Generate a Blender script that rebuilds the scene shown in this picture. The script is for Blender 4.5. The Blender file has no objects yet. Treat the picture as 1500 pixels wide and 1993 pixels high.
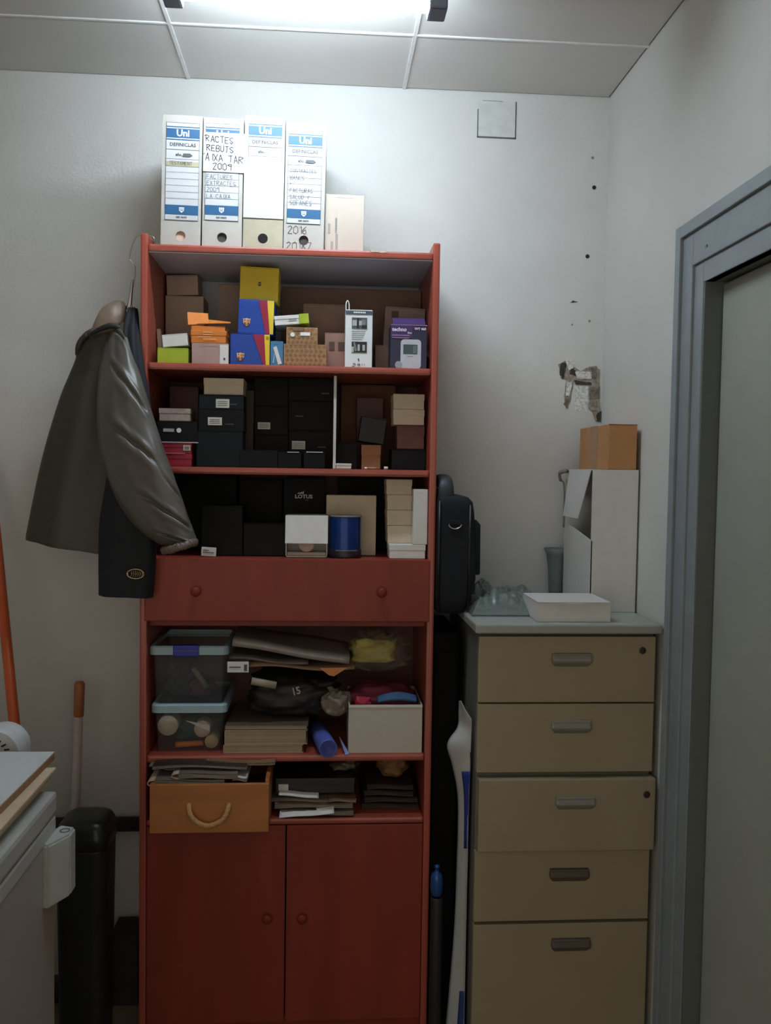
import bpy, bmesh, math, random
from mathutils import Vector, Matrix, noise
random.seed(7)
sc = bpy.context.scene
COL = sc.collection

# ------------------------------------------------------------------ camera
CAM = Vector((0.4551, -2.6001, 1.51)); FOC = 1729.6
YAW, PITCH, ROLL = 0.0698, 0.0463, 0.0152
_f = Vector((math.sin(YAW)*math.cos(PITCH), math.cos(YAW)*math.cos(PITCH), -math.sin(PITCH)))
_r = Vector((math.cos(YAW), -math.sin(YAW), 0)); _u = _r.cross(_f)
CR = math.cos(ROLL)*_r + math.sin(ROLL)*_u
CU = -math.sin(ROLL)*_r + math.cos(ROLL)*_u
cd = bpy.data.cameras.new('camera'); cam = bpy.data.objects.new('camera', cd); COL.objects.link(cam)
cd.sensor_fit = 'HORIZONTAL'; cd.sensor_width = 36; cd.lens = 36*FOC/1500; cd.clip_start = .05
M = Matrix((CR, CU, -_f)).transposed().to_4x4(); M.translation = CAM
cam.matrix_world = M
sc.camera = cam

# ------------------------------------------------------------------ world, colour management, lamp strength
w = bpy.data.worlds.new('world'); sc.world = w; w.use_nodes = True
w.node_tree.nodes['Background'].inputs[0].default_value = (1.0, .90, .76, 1)
w.node_tree.nodes['Background'].inputs[1].default_value = 0.165
vs = sc.view_settings
sc.display_settings.display_device = 'sRGB'
vs.view_transform = 'Standard'; vs.look = 'None'; vs.gamma = 1; vs.use_curve_mapping = False
vs.exposure = 2.2
TUBE = 28.0
TUBE_RGB = (.785, .92, 1.055)

# ------------------------------------------------------------------ measuring helpers (a pixel of the photo onto a real plane)
def _ray(u, v): return _f + CR*((u-750)/FOC) - CU*((v-996.5)/FOC)
def atY(u, v, y):
    d = _ray(u, v); return CAM + d*((y-CAM.y)/d.y)
def atX(u, v, x):
    d = _ray(u, v); return CAM + d*((x-CAM.x)/d.x)
def atZ(u, v, z):
    d = _ray(u, v); return CAM + d*((z-CAM.z)/d.z)

# ------------------------------------------------------------------ materials
def lin(c):
    c /= 255.0
    return c/12.92 if c <= .04045 else ((c+.055)/1.055)**2.4
MATS = {}
def mat(name, rgb, rough=.6, var=.07, scale=40, bump=0, metal=0, bscale=300, spec=.5, stretch=None):
    if name in MATS: return MATS[name]
    m = bpy.data.materials.new(name); m.use_nodes = True; MATS[name] = m
    nt = m.node_tree; b = nt.nodes['Principled BSDF']
    c = [lin(x) for x in rgb]
    tc = nt.nodes.new('ShaderNodeTexCoord')
    mp = nt.nodes.new('ShaderNodeMapping'); nt.links.new(tc.outputs['Object'], mp.inputs[0])
    if stretch: mp.inputs['Scale'].default_value = stretch
    n = nt.nodes.new('ShaderNodeTexNoise'); n.inputs['Scale'].default_value = scale; n.inputs['Detail'].default_value = 3
    nt.links.new(mp.outputs[0], n.inputs['Vector'])
    r = nt.nodes.new('ShaderNodeValToRGB'); nt.links.new(n.outputs['Fac'], r.inputs[0])
    r.color_ramp.elements[0].position = .3; r.color_ramp.elements[1].position = .7
    r.color_ramp.elements[0].color = [x*(1-var) for x in c]+[1]
    r.color_ramp.elements[1].color = [min(1, x*(1+var)) for x in c]+[1]
    nt.links.new(r.outputs[0], b.inputs['Base Color'])
    b.inputs['Roughness'].default_value = rough; b.inputs['Metallic'].default_value = metal
    b.inputs['Specular IOR Level'].default_value = spec
    if bump:
        n2 = nt.nodes.new('ShaderNodeTexNoise'); n2.inputs['Scale'].default_value = bscale; n2.inputs['Detail'].default_value = 4
        nt.links.new(mp.outputs[0], n2.inputs['Vector'])
        bp = nt.nodes.new('ShaderNodeBump'); bp.inputs['Strength'].default_value = bump; bp.inputs['Distance'].default_value = .004
        nt.links.new(n2.outputs['Fac'], bp.inputs['Height']); nt.links.new(bp.outputs[0], b.inputs['Normal'])
    return m
def clear(name, rgb, alpha, rough=.12):
    if name in MATS: return MATS[name]
    m = mat(name, rgb, rough, .04)
    nt = m.node_tree; b = nt.nodes['Principled BSDF']; o = nt.nodes['Material Output']
    t = nt.nodes.new('ShaderNodeBsdfTransparent'); mx = nt.nodes.new('ShaderNodeMixShader'); mx.inputs[0].default_value = alpha
    nt.links.new(t.outputs[0], mx.inputs[1]); nt.links.new(b.outputs[0], mx.inputs[2]); nt.links.new(mx.outputs[0], o.inputs[0])
    return m
def emit(name, rgb, s):
    m = bpy.data.materials.new(name); m.use_nodes = True; nt = m.node_tree
    b = nt.nodes['Principled BSDF']; b.inputs['Base Color'].default_value = (.8, .8, .8, 1)
    b.inputs['Emission Color'].default_value = (*rgb, 1); b.inputs['Emission Strength'].default_value = s
    return m

WALL = mat('wall_plaster', (203, 203, 198), .85, .03, 6, .28, bscale=130)
WALLR = mat('wall_paint_right', (196, 195, 188), .85, .03, 5, .1, bscale=120)
CEIL = mat('ceiling_board', (206, 204, 199), .9, .02, 8, .08, bscale=220)
TBAR = mat('grid_bar_white', (220, 220, 218), .5)
FLOOR = mat('floor_tile', (120, 105, 90), .4, .15, 12)
WOOD = mat('mahogany_laminate', (132, 54, 41), .42, .13, 14, spec=.28, stretch=(1, 1, .12))
WOODE = mat('mahogany_lit_board', (158, 74, 58), .3, .12, 14, spec=.6, stretch=(1, 1, .12))  # mahogany made lighter: light caught by the board edges put into the colour
WOODB = mat('mahogany_back', (112, 68, 56), .5, .1, 14, stretch=(1, 1, .12))
RAW = mat('raw_chipboard', (205, 180, 160), .9, .2, 120)
PAPER = mat('paper_white', (232, 231, 226), .7, .02)
LABELP = mat('label_paper', (188, 189, 188), .7, .02)
PAPERB = mat('paper_note', (196, 197, 203), .7, .02)
CARDW = mat('card_white', (214, 212, 208), .6, .03)
CREAM = mat('card_cream', (205, 190, 168), .65, .04)
FILE = mat('file_board', (174, 170, 160), .6, .03)
BLUE = mat('print_blue', (26, 84, 124), .5, .03)
INK = mat('ink_black', (40, 42, 50), .6)
INKG = mat('ink_grey', (84, 84, 88), .6)
INKL = mat('pencil_grey', (78, 80, 84), .7)
BLACK = mat('card_black', (15, 15, 17), .6, .1, spec=.2)
BLACKG = mat('card_black_green', (17, 25, 27), .6, .1, spec=.2)
DARK = mat('dark_void', (8, 8, 9), .9)
KRAFT = mat('kraft_board', (160, 122, 84), .7, .08, 90)
KRAFT2 = mat('kraft_dull', (128, 98, 78), .75, .08, 60)
BEIGE = mat('card_beige', (186, 164, 146), .7, .06)
STEEL = mat('bare_steel', (190, 190, 188), .28, .05, metal=1)

# ------------------------------------------------------------------ mesh helpers
def bm_new(): return bmesh.new()
def add_box(bm, x0, x1, y0, y1, z0, z1, bev=0):
    vs_ = [bm.verts.new((x, y, z)) for z in (z0, z1) for y in (y0, y1) for x in (x0, x1)]
    fs = [bm.faces.new([vs_[i] for i in q]) for q in ((0,2,3,1),(4,5,7,6),(0,1,5,4),(2,6,7,3),(0,4,6,2),(1,3,7,5))]
    if bev:
        es = list({e for f in fs for e in f.edges})
        bmesh.ops.bevel(bm, geom=es, offset=bev, segments=2, affect='EDGES', profile=.6)
    return bm
def box_bm(*a, **k): return add_box(bm_new(), *a, **k)
def prism(bm, pts, y0, y1):
    """outline pts (x, z), extruded along y"""
    a = [bm.verts.new((x, y0, z)) for x, z in pts]; b = [bm.verts.new((x, y1, z)) for x, z in pts]
    n = len(pts)
    bm.faces.new(a); bm.faces.new(b[::-1])
    for i in range(n): bm.faces.new((a[i], b[i], b[(i+1) % n], a[(i+1) % n]))
    return bm
def loft(bm, rings, cap0=True, cap1=True, closed=True):
    vr = [[bm.verts.new(p) for p in r] for r in rings]; n = len(vr[0])
    for a, b in zip(vr, vr[1:]):
        for i in range(n if closed else n-1):
            j = (i+1) % n; bm.faces.new((a[i], a[j], b[j], b[i]))
    if cap0 and closed: bm.faces.new(vr[0][::-1])
    if cap1 and closed: bm.faces.new(vr[-1])
    return bm
def tube(bm, pts, r, seg=10, caps=True):
    pts = [Vector(p) for p in pts]; rs = r if isinstance(r, (list, tuple)) else [r]*len(pts)
    rings = []; up = Vector((0, 0, 1)); prev = None
    for i, p in enumerate(pts):
        t = (pts[min(i+1, len(pts)-1)] - pts[max(i-1, 0)]).normalized()
        if prev is None:
            a = t.cross(up)
            if a.length < .1: a = t.cross(Vector((0, 1, 0)))
            a.normalize()
        else:
            a = (prev - t*prev.dot(t)).normalized()
        prev = a; b = t.cross(a)
        rings.append([p + a*rs[i]*math.cos(2*math.pi*k/seg) + b*rs[i]*math.sin(2*math.pi*k/seg) for k in range(seg)])
    return loft(bm, rings, caps, caps)
def smooth_path(pts, n=6):
    pts = [Vector(p) for p in pts]; out = []
    for i in range(len(pts)-1):
        p0 = pts[max(i-1, 0)]; p1 = pts[i]; p2 = pts[i+1]; p3 = pts[min(i+2, len(pts)-1)]
        for k in range(n):
            t = k/n
            out.append(.5*((2*p1)+(p2-p0)*t+(2*p0-5*p1+4*p2-p3)*t*t+(3*p1-p0-3*p2+p3)*t**3))
    return out+[pts[-1]]
def lathe(bm, prof, seg=24, axis='z', c=(0, 0, 0)):
    rings = []
    for r, h in prof:
        ring = []
        for k in range(seg):
            a = 2*math.pi*k/seg
            if axis == 'z': p = (c[0]+r*math.cos(a), c[1]+r*math.sin(a), c[2]+h)
            else: p = (c[0]+r*math.cos(a), c[1]+h, c[2]+r*math.sin(a))
            ring.append(p)
        rings.append(ring)
    return loft(bm, rings)
def rrect(x0, x1, y0, y1, z, r, k=5):
    out = []
    for cx, cy, a0 in ((x1-r, y1-r, 0), (x0+r, y1-r, 90), (x0+r, y0+r, 180), (x1-r, y0+r, 270)):
        for i in range(k+1):
            a = math.radians(a0+90*i/k); out.append((cx+r*math.cos(a), cy+r*math.sin(a), z))
    return out
def sheet(bm, fn, nu, nv, th):
    """two-sided sheet of real thickness over fn(s,t)->Vector"""
    P = [[Vector(fn(i/nu, j/nv)) for i in range(nu+1)] for j in range(nv+1)]
    N = [[None]*(nu+1) for _ in range(nv+1)]
    for j in range(nv+1):
        for i in range(nu+1):
            du = P[j][min(i+1, nu)]-P[j][max(i-1, 0)]; dv = P[min(j+1, nv)][i]-P[max(j-1, 0)][i]
            n = du.cross(dv); N[j][i] = n.normalized() if n.length > 1e-12 else Vector((0, 0, 1))
    A = [[bm.verts.new(P[j][i]+N[j][i]*th/2) for i in range(nu+1)] for j in range(nv+1)]
    B_ = [[bm.verts.new(P[j][i]-N[j][i]*th/2) for i in range(nu+1)] for j in range(nv+1)]
    for j in range(nv):
        for i in range(nu):
            bm.faces.new((A[j][i], A[j][i+1], A[j+1][i+1], A[j+1][i]))
            bm.faces.new((B_[j][i], B_[j+1][i], B_[j+1][i+1], B_[j][i+1]))
    for i in range(nu):
        bm.faces.new((A[0][i], B_[0][i], B_[0][i+1], A[0][i+1])); bm.faces.new((A[nv][i], A[nv][i+1], B_[nv][i+1], B_[nv][i]))
    for j in range(nv):
        bm.faces.new((A[j][0], A[j+1][0], B_[j+1][0], B_[j][0])); bm.faces.new((A[j][nu], B_[j][nu], B_[j+1][nu], A[j+1][nu]))
    return bm
def blob(bm, c, rx, ry, rz, amp, freq, seed, n=28, square=2.6):
    """crumpled soft lump: super-ellipsoid with folded noise; base stays flat"""
    rings = []
    for j in range(1, n):
        th = math.pi*j/n-math.pi/2; ring = []
        for i in range(n*2):
            ph = math.pi*i/n
            s = lambda v: math.copysign(abs(v)**(2/square), v)
            d = Vector((s(math.cos(th))*s(math.cos(ph)), s(math.cos(th))*s(math.sin(ph)), s(math.sin(th))))
            q = d*freq+Vector((seed*3.1, seed*1.7, seed))
            k = 1+amp*(abs(noise.noise(q))*2-.6+.5*abs(noise.noise(q*2.3)))
            p = Vector((d.x*rx*k, d.y*ry*k, max(-rz, d.z*rz*(k if d.z > 0 else 1))))
            ring.append(p+Vector(c))
        rings.append(ring)
    return loft(bm, rings)
def obj(name, bm, m, parent=None, smooth=False):
    me = bpy.data.meshes.new(name)
    bmesh.ops.recalc_face_normals(bm, faces=bm.faces[:])
    bm.to_mesh(me); bm.free()
    if smooth:
        for p in me.polygons: p.use_smooth = True
    o = bpy.data.objects.new(name, me); COL.objects.link(o)
    if m: me.materials.append(m)
    if parent: o.parent = parent
    return o
def tag(o, label, cat, group=None):
    o['label'] = label; o['category'] = cat
    if group: o['group'] = group
    return o
def thing(name, label, cat, loc=(0, 0, 0), rz=0, tilt=0, group=None):
    o = bpy.data.objects.new(name, None); COL.objects.link(o); o.empty_display_size = .02
    o.location = loc; o.rotation_euler = (0, math.radians(tilt), math.radians(rz))
    return tag(o, label, cat, group)
def struct(o): o['kind'] = 'structure'; return o

# ---- lettering
def ftext(parent, s, x, z, h, m, y, bold=0, align='CENTER', up=False, name='lettering', wide=1.0):
    c = bpy.data.curves.new('font', 'FONT'); c.body = s; c.size = h*1.38; c.align_x = align; c.align_y = 'CENTER'
    c.offset = bold*h; c.extrude = .0001; c.resolution_u = 2
    t = bpy.data.objects.new('tmp', c); COL.objects.link(t)
    me = bpy.data.meshes.new_from_object(t.evaluated_get(bpy.context.evaluated_depsgraph_get()))
    bpy.data.objects.remove(t); bpy.data.curves.remove(c)
    R_ = Matrix.Rotation(math.radians(90), 4, 'X')
    if up: R_ = Matrix.Rotation(math.radians(-90), 4, 'Y') @ R_
    me.transform(Matrix.Translation((x, y, z)) @ R_ @ Matrix.Diagonal((wide, 1, 1, 1)))
    me.name = name; me.materials.clear(); me.materials.append(m)
    o = bpy.data.objects.new(name, me); COL.objects.link(o); o.parent = parent
    return o
SF = dict(A='00 26 40|12 32', B='00 06 36 45 33 03|33 41 30 00', C='45 26 05 01 20 41', D='00 06 26 44 42 20 00', E='46 06 00 40|03 33',
    F='46 06 00|03 33', I='20 26', L='06 00 40', M='00 06 23 46 40', N='00 06 40 46', O='20 01 05 26 45 41 20', R='00 06 36 45 34 03|13 40',
    S='45 26 05 04 32 41 20 01', T='06 46|26 20', U='06 01 20 41 46', V='06 20 46', X='00 46|06 40', Y='06 23 46|23 20')
SF.update({'0': '20 01 05 26 45 41 20', '1': '15 26 20', '2': '05 26 45 00 40', '6': '46 03 01 20 41 33 02', '7': '06 46 10', '9': '44 24 05 26 46 40',
    '8': '23 05 26 45 23 01 20 41 23', "'": '26 15', '5': '46 06 04 34 41 20 01'})
def hand(parent, s, x, z, h, m, y, wd=.0011, jit=.05, slope=0, name='lettering', pitch=.95):
    """handwriting as thin pen strokes on a front face, left end at x"""
    bm = bm_new(); cx = x
    for ch in s:
        if ch == ' ': cx += h*.7; continue
        for line in SF[ch].split('|'):
            P = []
            for q in line.split():
                px = cx+(int(q[0])/6+random.uniform(-jit, jit))*h*.85
                pz = z+(int(q[1])/6+random.uniform(-jit, jit))*h+(cx-x)*slope
                P.append((px, pz))
            for a, b in zip(P, P[1:]):
                d = Vector((b[0]-a[0], 0, b[1]-a[1])); L = d.length
                if L < 1e-6: continue
                d /= L; n = Vector((-d.z, 0, d.x))*wd/2; A = Vector((a[0], y, a[1]))-d*wd*.3; B_ = Vector((b[0], y, b[1]))+d*wd*.3
                bm.faces.new([bm.verts.new(p) for p in (A-n, A+n, B_+n, B_-n)])
        cx += h*(.42 if ch in "1I'" else pitch*.82)
    return obj(name, bm, m, parent)

# ---- boxes
class Bx: pass
ZT, S1, S2, S3, S4, S5 = 2.059, 1.770, 1.513, 1.2856, .7827, .619      # shelf levels of the bookcase
SHELF_UNDER = (ZT-.021, S1-.018, S2-.018, 1.108, S4-.018)
def carton(name, label, cat, u0, u1, v0, Y, d, m, z0, style='lid', lm=None, v1=None, rz=0, tilt=0, group=None, h=None, dz=0, bev=.0012):
    """a cardboard box whose front lies at plane Y between photo columns u0..u1, standing at height z0"""
    vm = v1 if v1 else v0+30
    x0 = atY(u0, (v0+vm)/2, Y).x; x1 = atY(u1, (v0+vm)/2, Y).x
    z1 = atY((u0+u1)/2, v0, Y).z if h is None else z0+h
    if u1 < 846 and u0 > 290 and z0 < ZT-.01 and Y > -.4:
        mg = abs(math.sin(math.radians(tilt)))*(z1-z0)
        x0 = max(x0, .0195+mg); x1 = min(x1, .7205-mg)
        z1 = min(z1, min(c for c in SHELF_UNDER if c > z0+.01)-.0025-abs(math.sin(math.radians(tilt)))*(x1-x0)*.5)
    wd, hh = x1-x0, z1-z0
    b = Bx(); b.w, b.d, b.h, b.z1 = wd, d, hh, z1
    r = b.root = thing(name, label, cat, ((x0+x1)/2, Y+d/2, z0+dz), rz, tilt, group)
    X, D = wd/2, d/2
    if style == 'lid':                       # lift-off lid, a hair wider than the tray
        s = hh*(1-.42)
        obj('tray', box_bm(-X+.001, X-.001, -D+.001, D-.001, 0, hh-.002, bev=bev), m, r)
        obj('lid', box_bm(-X, X, -D, D, s, hh, bev=bev), lm or m, r)
    elif style == 'tuck':                    # folding carton with a tuck flap on the front
        obj('body', box_bm(-X, X, -D, D, 0, hh-.0008, bev=bev), m, r)
        bm = box_bm(-X+.001, X-.001, -D+.001, D, hh-.0008, hh)
        obj('flap', bm, lm or m, r)
        obj('tongue', prism(bm_new(), [(-X*.5, hh), (X*.5, hh), (X*.42, hh-.008), (-X*.42, hh-.008)], -D-.0005, -D+.0005), lm or m, r)
    elif style == 'tape':                    # shipping carton with taped seam
        obj('body', box_bm(-X, X, -D, D, 0, hh-.001, bev=bev), m, r)
        for s in (-1, 1): obj('flap', box_bm(min(0, s*X)+.0008, max(0, s*X)-.0008, -D, D, hh-.001, hh), m, r)
        bm = bm_new(); add_box(bm, -.012, .012, -D-.0005, D, hh, hh+.0004); add_box(bm, -.012, .012, -D-.0005, -D+.0005, hh-.04 if hh > .06 else hh*.6, hh)
        obj('tape', bm, lm or mat('packing_tape', (165, 130, 95), .3), r)
    elif style == 'seam':                    # plain rigid box: shallow top panel set on the body
        obj('body', box_bm(-X, X, -D, D, 0, hh-.0026, bev=bev), m, r)
        obj('lid', box_bm(-X, X, -D, D, hh-.0024, hh, bev=.0006), lm or m, r)
    elif style == 'open':                    # open top, four walls
        t = .003; bm = bm_new()
        add_box(bm, -X, X, -D, -D+t, 0, hh); add_box(bm, -X, X, D-t, D, 0, hh); add_box(bm, -X, -X+t, -D+t, D-t, 0, hh); add_box(bm, X-t, X, -D+t, D-t, 0, hh); add_box(bm, -X+t, X-t, -D+t, D-t, 0, t)
        obj('body', bm, m, r)
    b.y = -D-(.0012 if style == 'lid' else .0006)
    return b
def stick(b, name, m, fx0, fx1, fz0, fz1, parent=None, lift=0, th=.0007):
    """something flat on the front of box b, given in fractions of its face"""
    y = b.y-lift
    o = obj(name, box_bm((fx0-.5)*b.w, (fx1-.5)*b.w, y-th, y+.0006, fz0*b.h, fz1*b.h), m, parent or b.root)
    return o
def stick_px(b, name, m, u0, u1, v0, v1, Y, **k):
    c = b.root.location
    a = atY(u0, v0, Y); e = atY(u1, v1, Y)
    return stick(b, name, m, (a.x-c.x)/b.w+.5, (e.x-c.x)/b.w+.5, (e.z-c.z)/b.h, (a.z-c.z)/b.h, **k)
def poly(parent, name, pts, m, y, th=.0006):
    return obj(name, prism(bm_new(), pts, y-th, y+.0004), m, parent)

# ================================================================== STRUCTURE
WX = 1.275; CZ = 2.608; LX = -1.35; BY = -3.3
wall_b = struct(obj('wall_back', box_bm(LX-.1, WX+.2, 0, .12, -.05, CZ+.15), WALL))
struct(obj('wall_left', box_bm(LX-.1, LX, BY, 0, -.05, CZ+.15), WALL))
struct(obj('floor', box_bm(LX-.1, WX+.2, BY-.1, .12, -.1, 0), FLOOR))

# right wall, with the door opening cut out of it
DY0, DY1, DZ = -.735, -1.60, 2.0
bm = bm_new()
add_box(bm, WX, WX+.14, DY0, 0, 0, CZ+.15); add_box(bm, WX, WX+.14, BY, DY1, 0, CZ+.15); add_box(bm, WX, WX+.14, DY1, DY0, DZ, CZ+.15)
struct(obj('wall_right', bm, WALLR))
# ceiling: slab, lay-in tiles, T-bars
ceil = struct(obj('ceiling', box_bm(LX, WX, BY, 0, CZ+.02, CZ+.1), CEIL))
gx = [LX, -1.18, -.56, .06, .672, WX]; gy = [0, -.315, -.925, -1.535, -2.145, -2.755, BY]
for xa, xb in zip(gx, gx[1:]):
    for ya, yb in zip(gy, gy[1:]):
        obj('ceiling_tile', box_bm(xa+.004, xb-.004, yb+.004, ya-.004, CZ+.001, CZ+.018, bev=.0015), CEIL, ceil)
for x in gx[1:-1]: obj('grid_bar', box_bm(x-.005, x+.005, BY, 0, CZ-.002, CZ+.02, bev=.001), TBAR, ceil)
for y in gy[1:-1]: obj('grid_bar', box_bm(LX, WX, y-.004, y+.004, CZ-.0022, CZ+.02, bev=.001), TBAR, ceil)
# door: stepped grey casing and a plain leaf set back in it
GREYP = mat('grey_gloss_paint', (128, 136, 139), .35, .05, 30, .05)
LEAF = mat('door_leaf_paint', (150, 154, 142), .45, .04, 8)
door = bpy.data.objects.new('door_1', None); COL.objects.link(door); struct(door)
def casing(y_out, y_in, proud, m=GREYP):
    zo = 2.073-(-.584-y_out); zi = 2.073-(-.584-y_in)
    ys = [(y_out, y_in), (-2.33-y_in, -2.33-y_out)]
    bm = bm_new()
    add_box(bm, WX-proud, WX+.005, y_in, y_out, 0, zo, bev=.002)
    add_box(bm, WX-proud, WX+.005, -2.32-y_out, -2.32-y_in, 0, zo, bev=.002)
    add_box(bm, WX-proud, WX+.005, -2.32-y_in, y_in, zi, zo, bev=.002)
    obj('door_frame', bm, m, door)
casing(-.584, -.612, .022); casing(-.612, -.668, .014); casing(-.668, -.690, .024); casing(-.690, -.735, .018)
bm = bm_new(); add_box(bm, WX-.016, WX+.13, -.742, -.733, 0, DZ); add_box(bm, WX-.016, WX+.13, -1.587, -.735, 1.922, 1.93); add_box(bm, WX-.016, WX+.13, -1.60, -1.585, 0, DZ)
obj('jamb', bm, mat('grey_jamb_paint', (96, 102, 98), .5, .05), door)
obj('door_leaf', box_bm(WX+.022, WX+.06, -1.585, -.744, .008, 1.918, bev=.004), LEAF, door)
bm = bm_new(); add_box(bm, WX+.004, WX+.022, -1.50, -1.44, 1.0, 1.2, bev=.003); tube(bm, [(WX+.01, -1.47, 1.06), (WX-.03, -1.47, 1.06), (WX-.035, -1.37, 1.06)], .009)
obj('door_handle', bm, STEEL, door)
# dark service pipe low on the back wall, left of the bookcase
bm = tube(bm_new(), [(-1.2, -.024, .476), (-.012, -.024, .476)], .021, 14)
for x in (-.9, -.45): add_box(bm, x, x+.02, -.048, 0, .452, .5)
struct(obj('trim_1', bm, mat('dark_pipe', (52, 50, 46), .4), None, True))
# blank plate of a junction box, flush in the wall
pl = obj('cover_plate', box_bm(.889, .997, -.004, 0, 2.482, 2.583, bev=.0015), mat('plate_paint', (196, 198, 192), .7), wall_b)
bm = bm_new(); add_box(bm, .886, .8895, -.0012, 0, 2.480, 2.56); add_box(bm, .886, 1.000, -.0012, 0, 2.4785, 2.4825); add_box(bm, .9965, 1.0, -.0012, 0, 2.48, 2.585); add_box(bm, .90, .96, -.0012, 0, 2.583, 2.585)
obj('plate_gap', bm, mat('gap_grey', (90, 92, 88), .9), wall_b)
# plug holes, chips, and the broken plaster beside the corner
for u, v, r in ((1156, 365, .0042), (1143, 499, .0042), (1153, 307, .003), (1147, 625, .0025), (1113, 632, .002)):
    p = atY(u, v, 0); obj('plug_hole', lathe(bm_new(), [(r*1.5, 0), (r*1.4, -.0012), (r, -.0012), (r*.9, -.0003)], 10, 'y', (p.x, 0, p.z)), mat('hole_dark', (45, 43, 40), .9) if r > .0035 else mat('hole_grey', (140, 140, 134), .9), wall_b)
def flake(pts, rgbname, rgb, th, seed=0):
    P = []
    n = len(pts)
    for i in range(n):
        a = atY(*pts[i], 0); b = atY(*pts[(i+1) % n], 0)
        for k in range(3):
            t = k/3; q = a.lerp(b, t); P.append((q.x+random.uniform(-.0016, .0016), q.z+random.uniform(-.0016, .0016)))
    obj('plaster_chip', prism(bm_new(), P, -th, .002), mat(rgbname, rgb, .95, .35, 160, .6, bscale=400), wall_b)
G1, G2, G3, G4 = ('plaster_core', (150, 142, 128)), ('plaster_deep', (66, 60, 53)), ('plaster_skin', (212, 212, 206)), ('plaster_mid', (118, 112, 102))
flake([(1086, 708), (1100, 702), (1112, 712), (1128, 722), (1140, 716), (1160, 712), (1167, 720), (1165, 760), (1168, 800), (1160, 822), (1150, 800), (1144, 770), (1146, 745), (1130, 742), (1116, 745), (1110, 780), (1101, 796), (1098, 770), (1102, 740), (1090, 735)], *G1, .002)
flake([(1090, 708), (1103, 704), (1100, 724), (1095, 738), (1089, 730)], *G2, .0032)
flake([(1110, 716), (1122, 722), (1120, 732), (1108, 728)], *G2, .0032)
flake([(1116, 740), (1150, 744), (1150, 750), (1120, 748)], *G2, .0032)
flake([(1100, 775), (1108, 779), (1103, 795), (1097, 786)], *G4, .0034)
flake([(1146, 754), (1166, 752), (1166, 775), (1148, 778)], *G4, .0032)
flake([(1144, 785), (1160, 782), (1160, 800), (1146, 798)], *G1, .0038)
flake([(1160, 806), (1169, 800), (1168, 822), (1160, 820)], *G2, .0036)
flake([(1100, 702), (1110, 700), (1118, 714), (1106, 722)], *G3, .005)
flake([(1118, 722), (1150, 724), (1150, 738), (1122, 738)], *G3, .0045)
flake([(1103, 742), (1113, 744), (1108, 772), (1100, 770)], *G3, .0045)
flake([(1150, 716), (1160, 714), (1160, 736), (1150, 735)], *G4, .004)
flake([(1120, 748), (1146, 752), (1142, 800), (1118, 800)], *G3, .001)
flake([(1108, 590), (1116, 585), (1125, 588), (1117, 588)], *G2, .0012)

# ================================================================== FLUORESCENT LAMP
LY, LZ = -.645, 2.518
lamp = thing('ceiling_lamp', 'short bare fluorescent tube lamp lit on the tiled ceiling', 'lamp', (.405, LY, CZ))
obj('batten', box_bm(-.30, .30, -.028, .028, -.07, -.001, bev=.004), mat('lamp_white', (225, 228, 230), .4), lamp)
obj('tube', tube(bm_new(), [(-.27, 0, LZ-CZ-.006), (.262, 0, LZ-CZ-.006)], .0135, 16), emit('tube_glow', TUBE_RGB, TUBE), lamp, True)
for s in (-1, 1): obj('end_cap', box_bm(min(s*.262, s*.302), max(s*.262, s*.302), -.03, .03, LZ-CZ-.024, -.0005, bev=.005), mat('cap_grey', (92, 96, 110), .5), lamp)

# ================================================================== BOOKCASE
W = .74; YF = -.355
ZT, S1, S2, S3, S4, S5 = 2.059, 1.770, 1.513, 1.2856, .7827, .619
bc = thing('bookcase', 'tall mahogany laminate bookcase with open shelves, one drawer and two doors', 'bookcase', (0, 0, 0))
obj('side_panel', box_bm(0, .018, YF-.004, -.012, 0, ZT+.024, bev=.005), WOODE, bc)
obj('side_panel', box_bm(W-.018, W, YF-.004, -.012, 0, ZT+.024, bev=.005), WOODE, bc)
obj('back_panel', box_bm(.018, W-.018, -.018, -.012, .05, S1-.009), WOODB, bc)
GREYB = mat('grey_hardboard', (196, 200, 216), .5, .05, 10)
o = obj('back_panel', box_bm(.018, W-.018, -.018, -.012, S1-.0085, ZT-.018), GREYB, bc); o['label'] = 'blue grey hardboard back of the top shelf'
o = obj('underside', box_bm(.0185, W-.0185, YF+.004, -.019, ZT-.0205, ZT-.0182), GREYB, bc); o['label'] = 'blue grey underside of the top board'
tp = obj('top_board', box_bm(.018, W-.018, YF, -.012, ZT-.018, ZT, bev=.005), WOODE, bc)
p = atY(737, 490, YF); P = [(p.x-.022, p.z+.004), (p.x-.005, p.z+.0045), (p.x+.022, p.z+.0035), (p.x+.02, p.z-.001), (p.x+.008, p.z-.003), (p.x-.006, p.z-.001), (p.x-.018, p.z-.002)]
obj('chipped_edge', prism(bm_new(), P, YF-.0008, YF+.003), RAW, tp)
for z in (S1, S2, S4): obj('shelf', box_bm(.018, W-.018, YF, -.018, z-.018, z, bev=.006), WOODE, bc)
obj('shelf', box_bm(.018, W-.018, YF+.02, -.018, S3-.018, S3-.001), WOOD, bc)
obj('shelf', box_bm(.018, W-.018, YF+.03, -.018, 1.108, 1.1236, bev=.002), WOOD, bc)
obj('shelf', box_bm(.018, W-.018, YF-.003, -.018, S5-.016, S5, bev=.006), WOODE, bc)
KNOB = mat('mahogany_knob', (122, 46, 34), .5, spec=.25)
def knob(par, x, y, z):
    obj('knob', lathe(bm_new(), [(.007, .0), (.006, -.005), (.011, -.008), (.0128, -.011), (.011, -.0145), (.004, -.016)], 18, 'y', (x, y, z)), KNOB, par, True)
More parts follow.
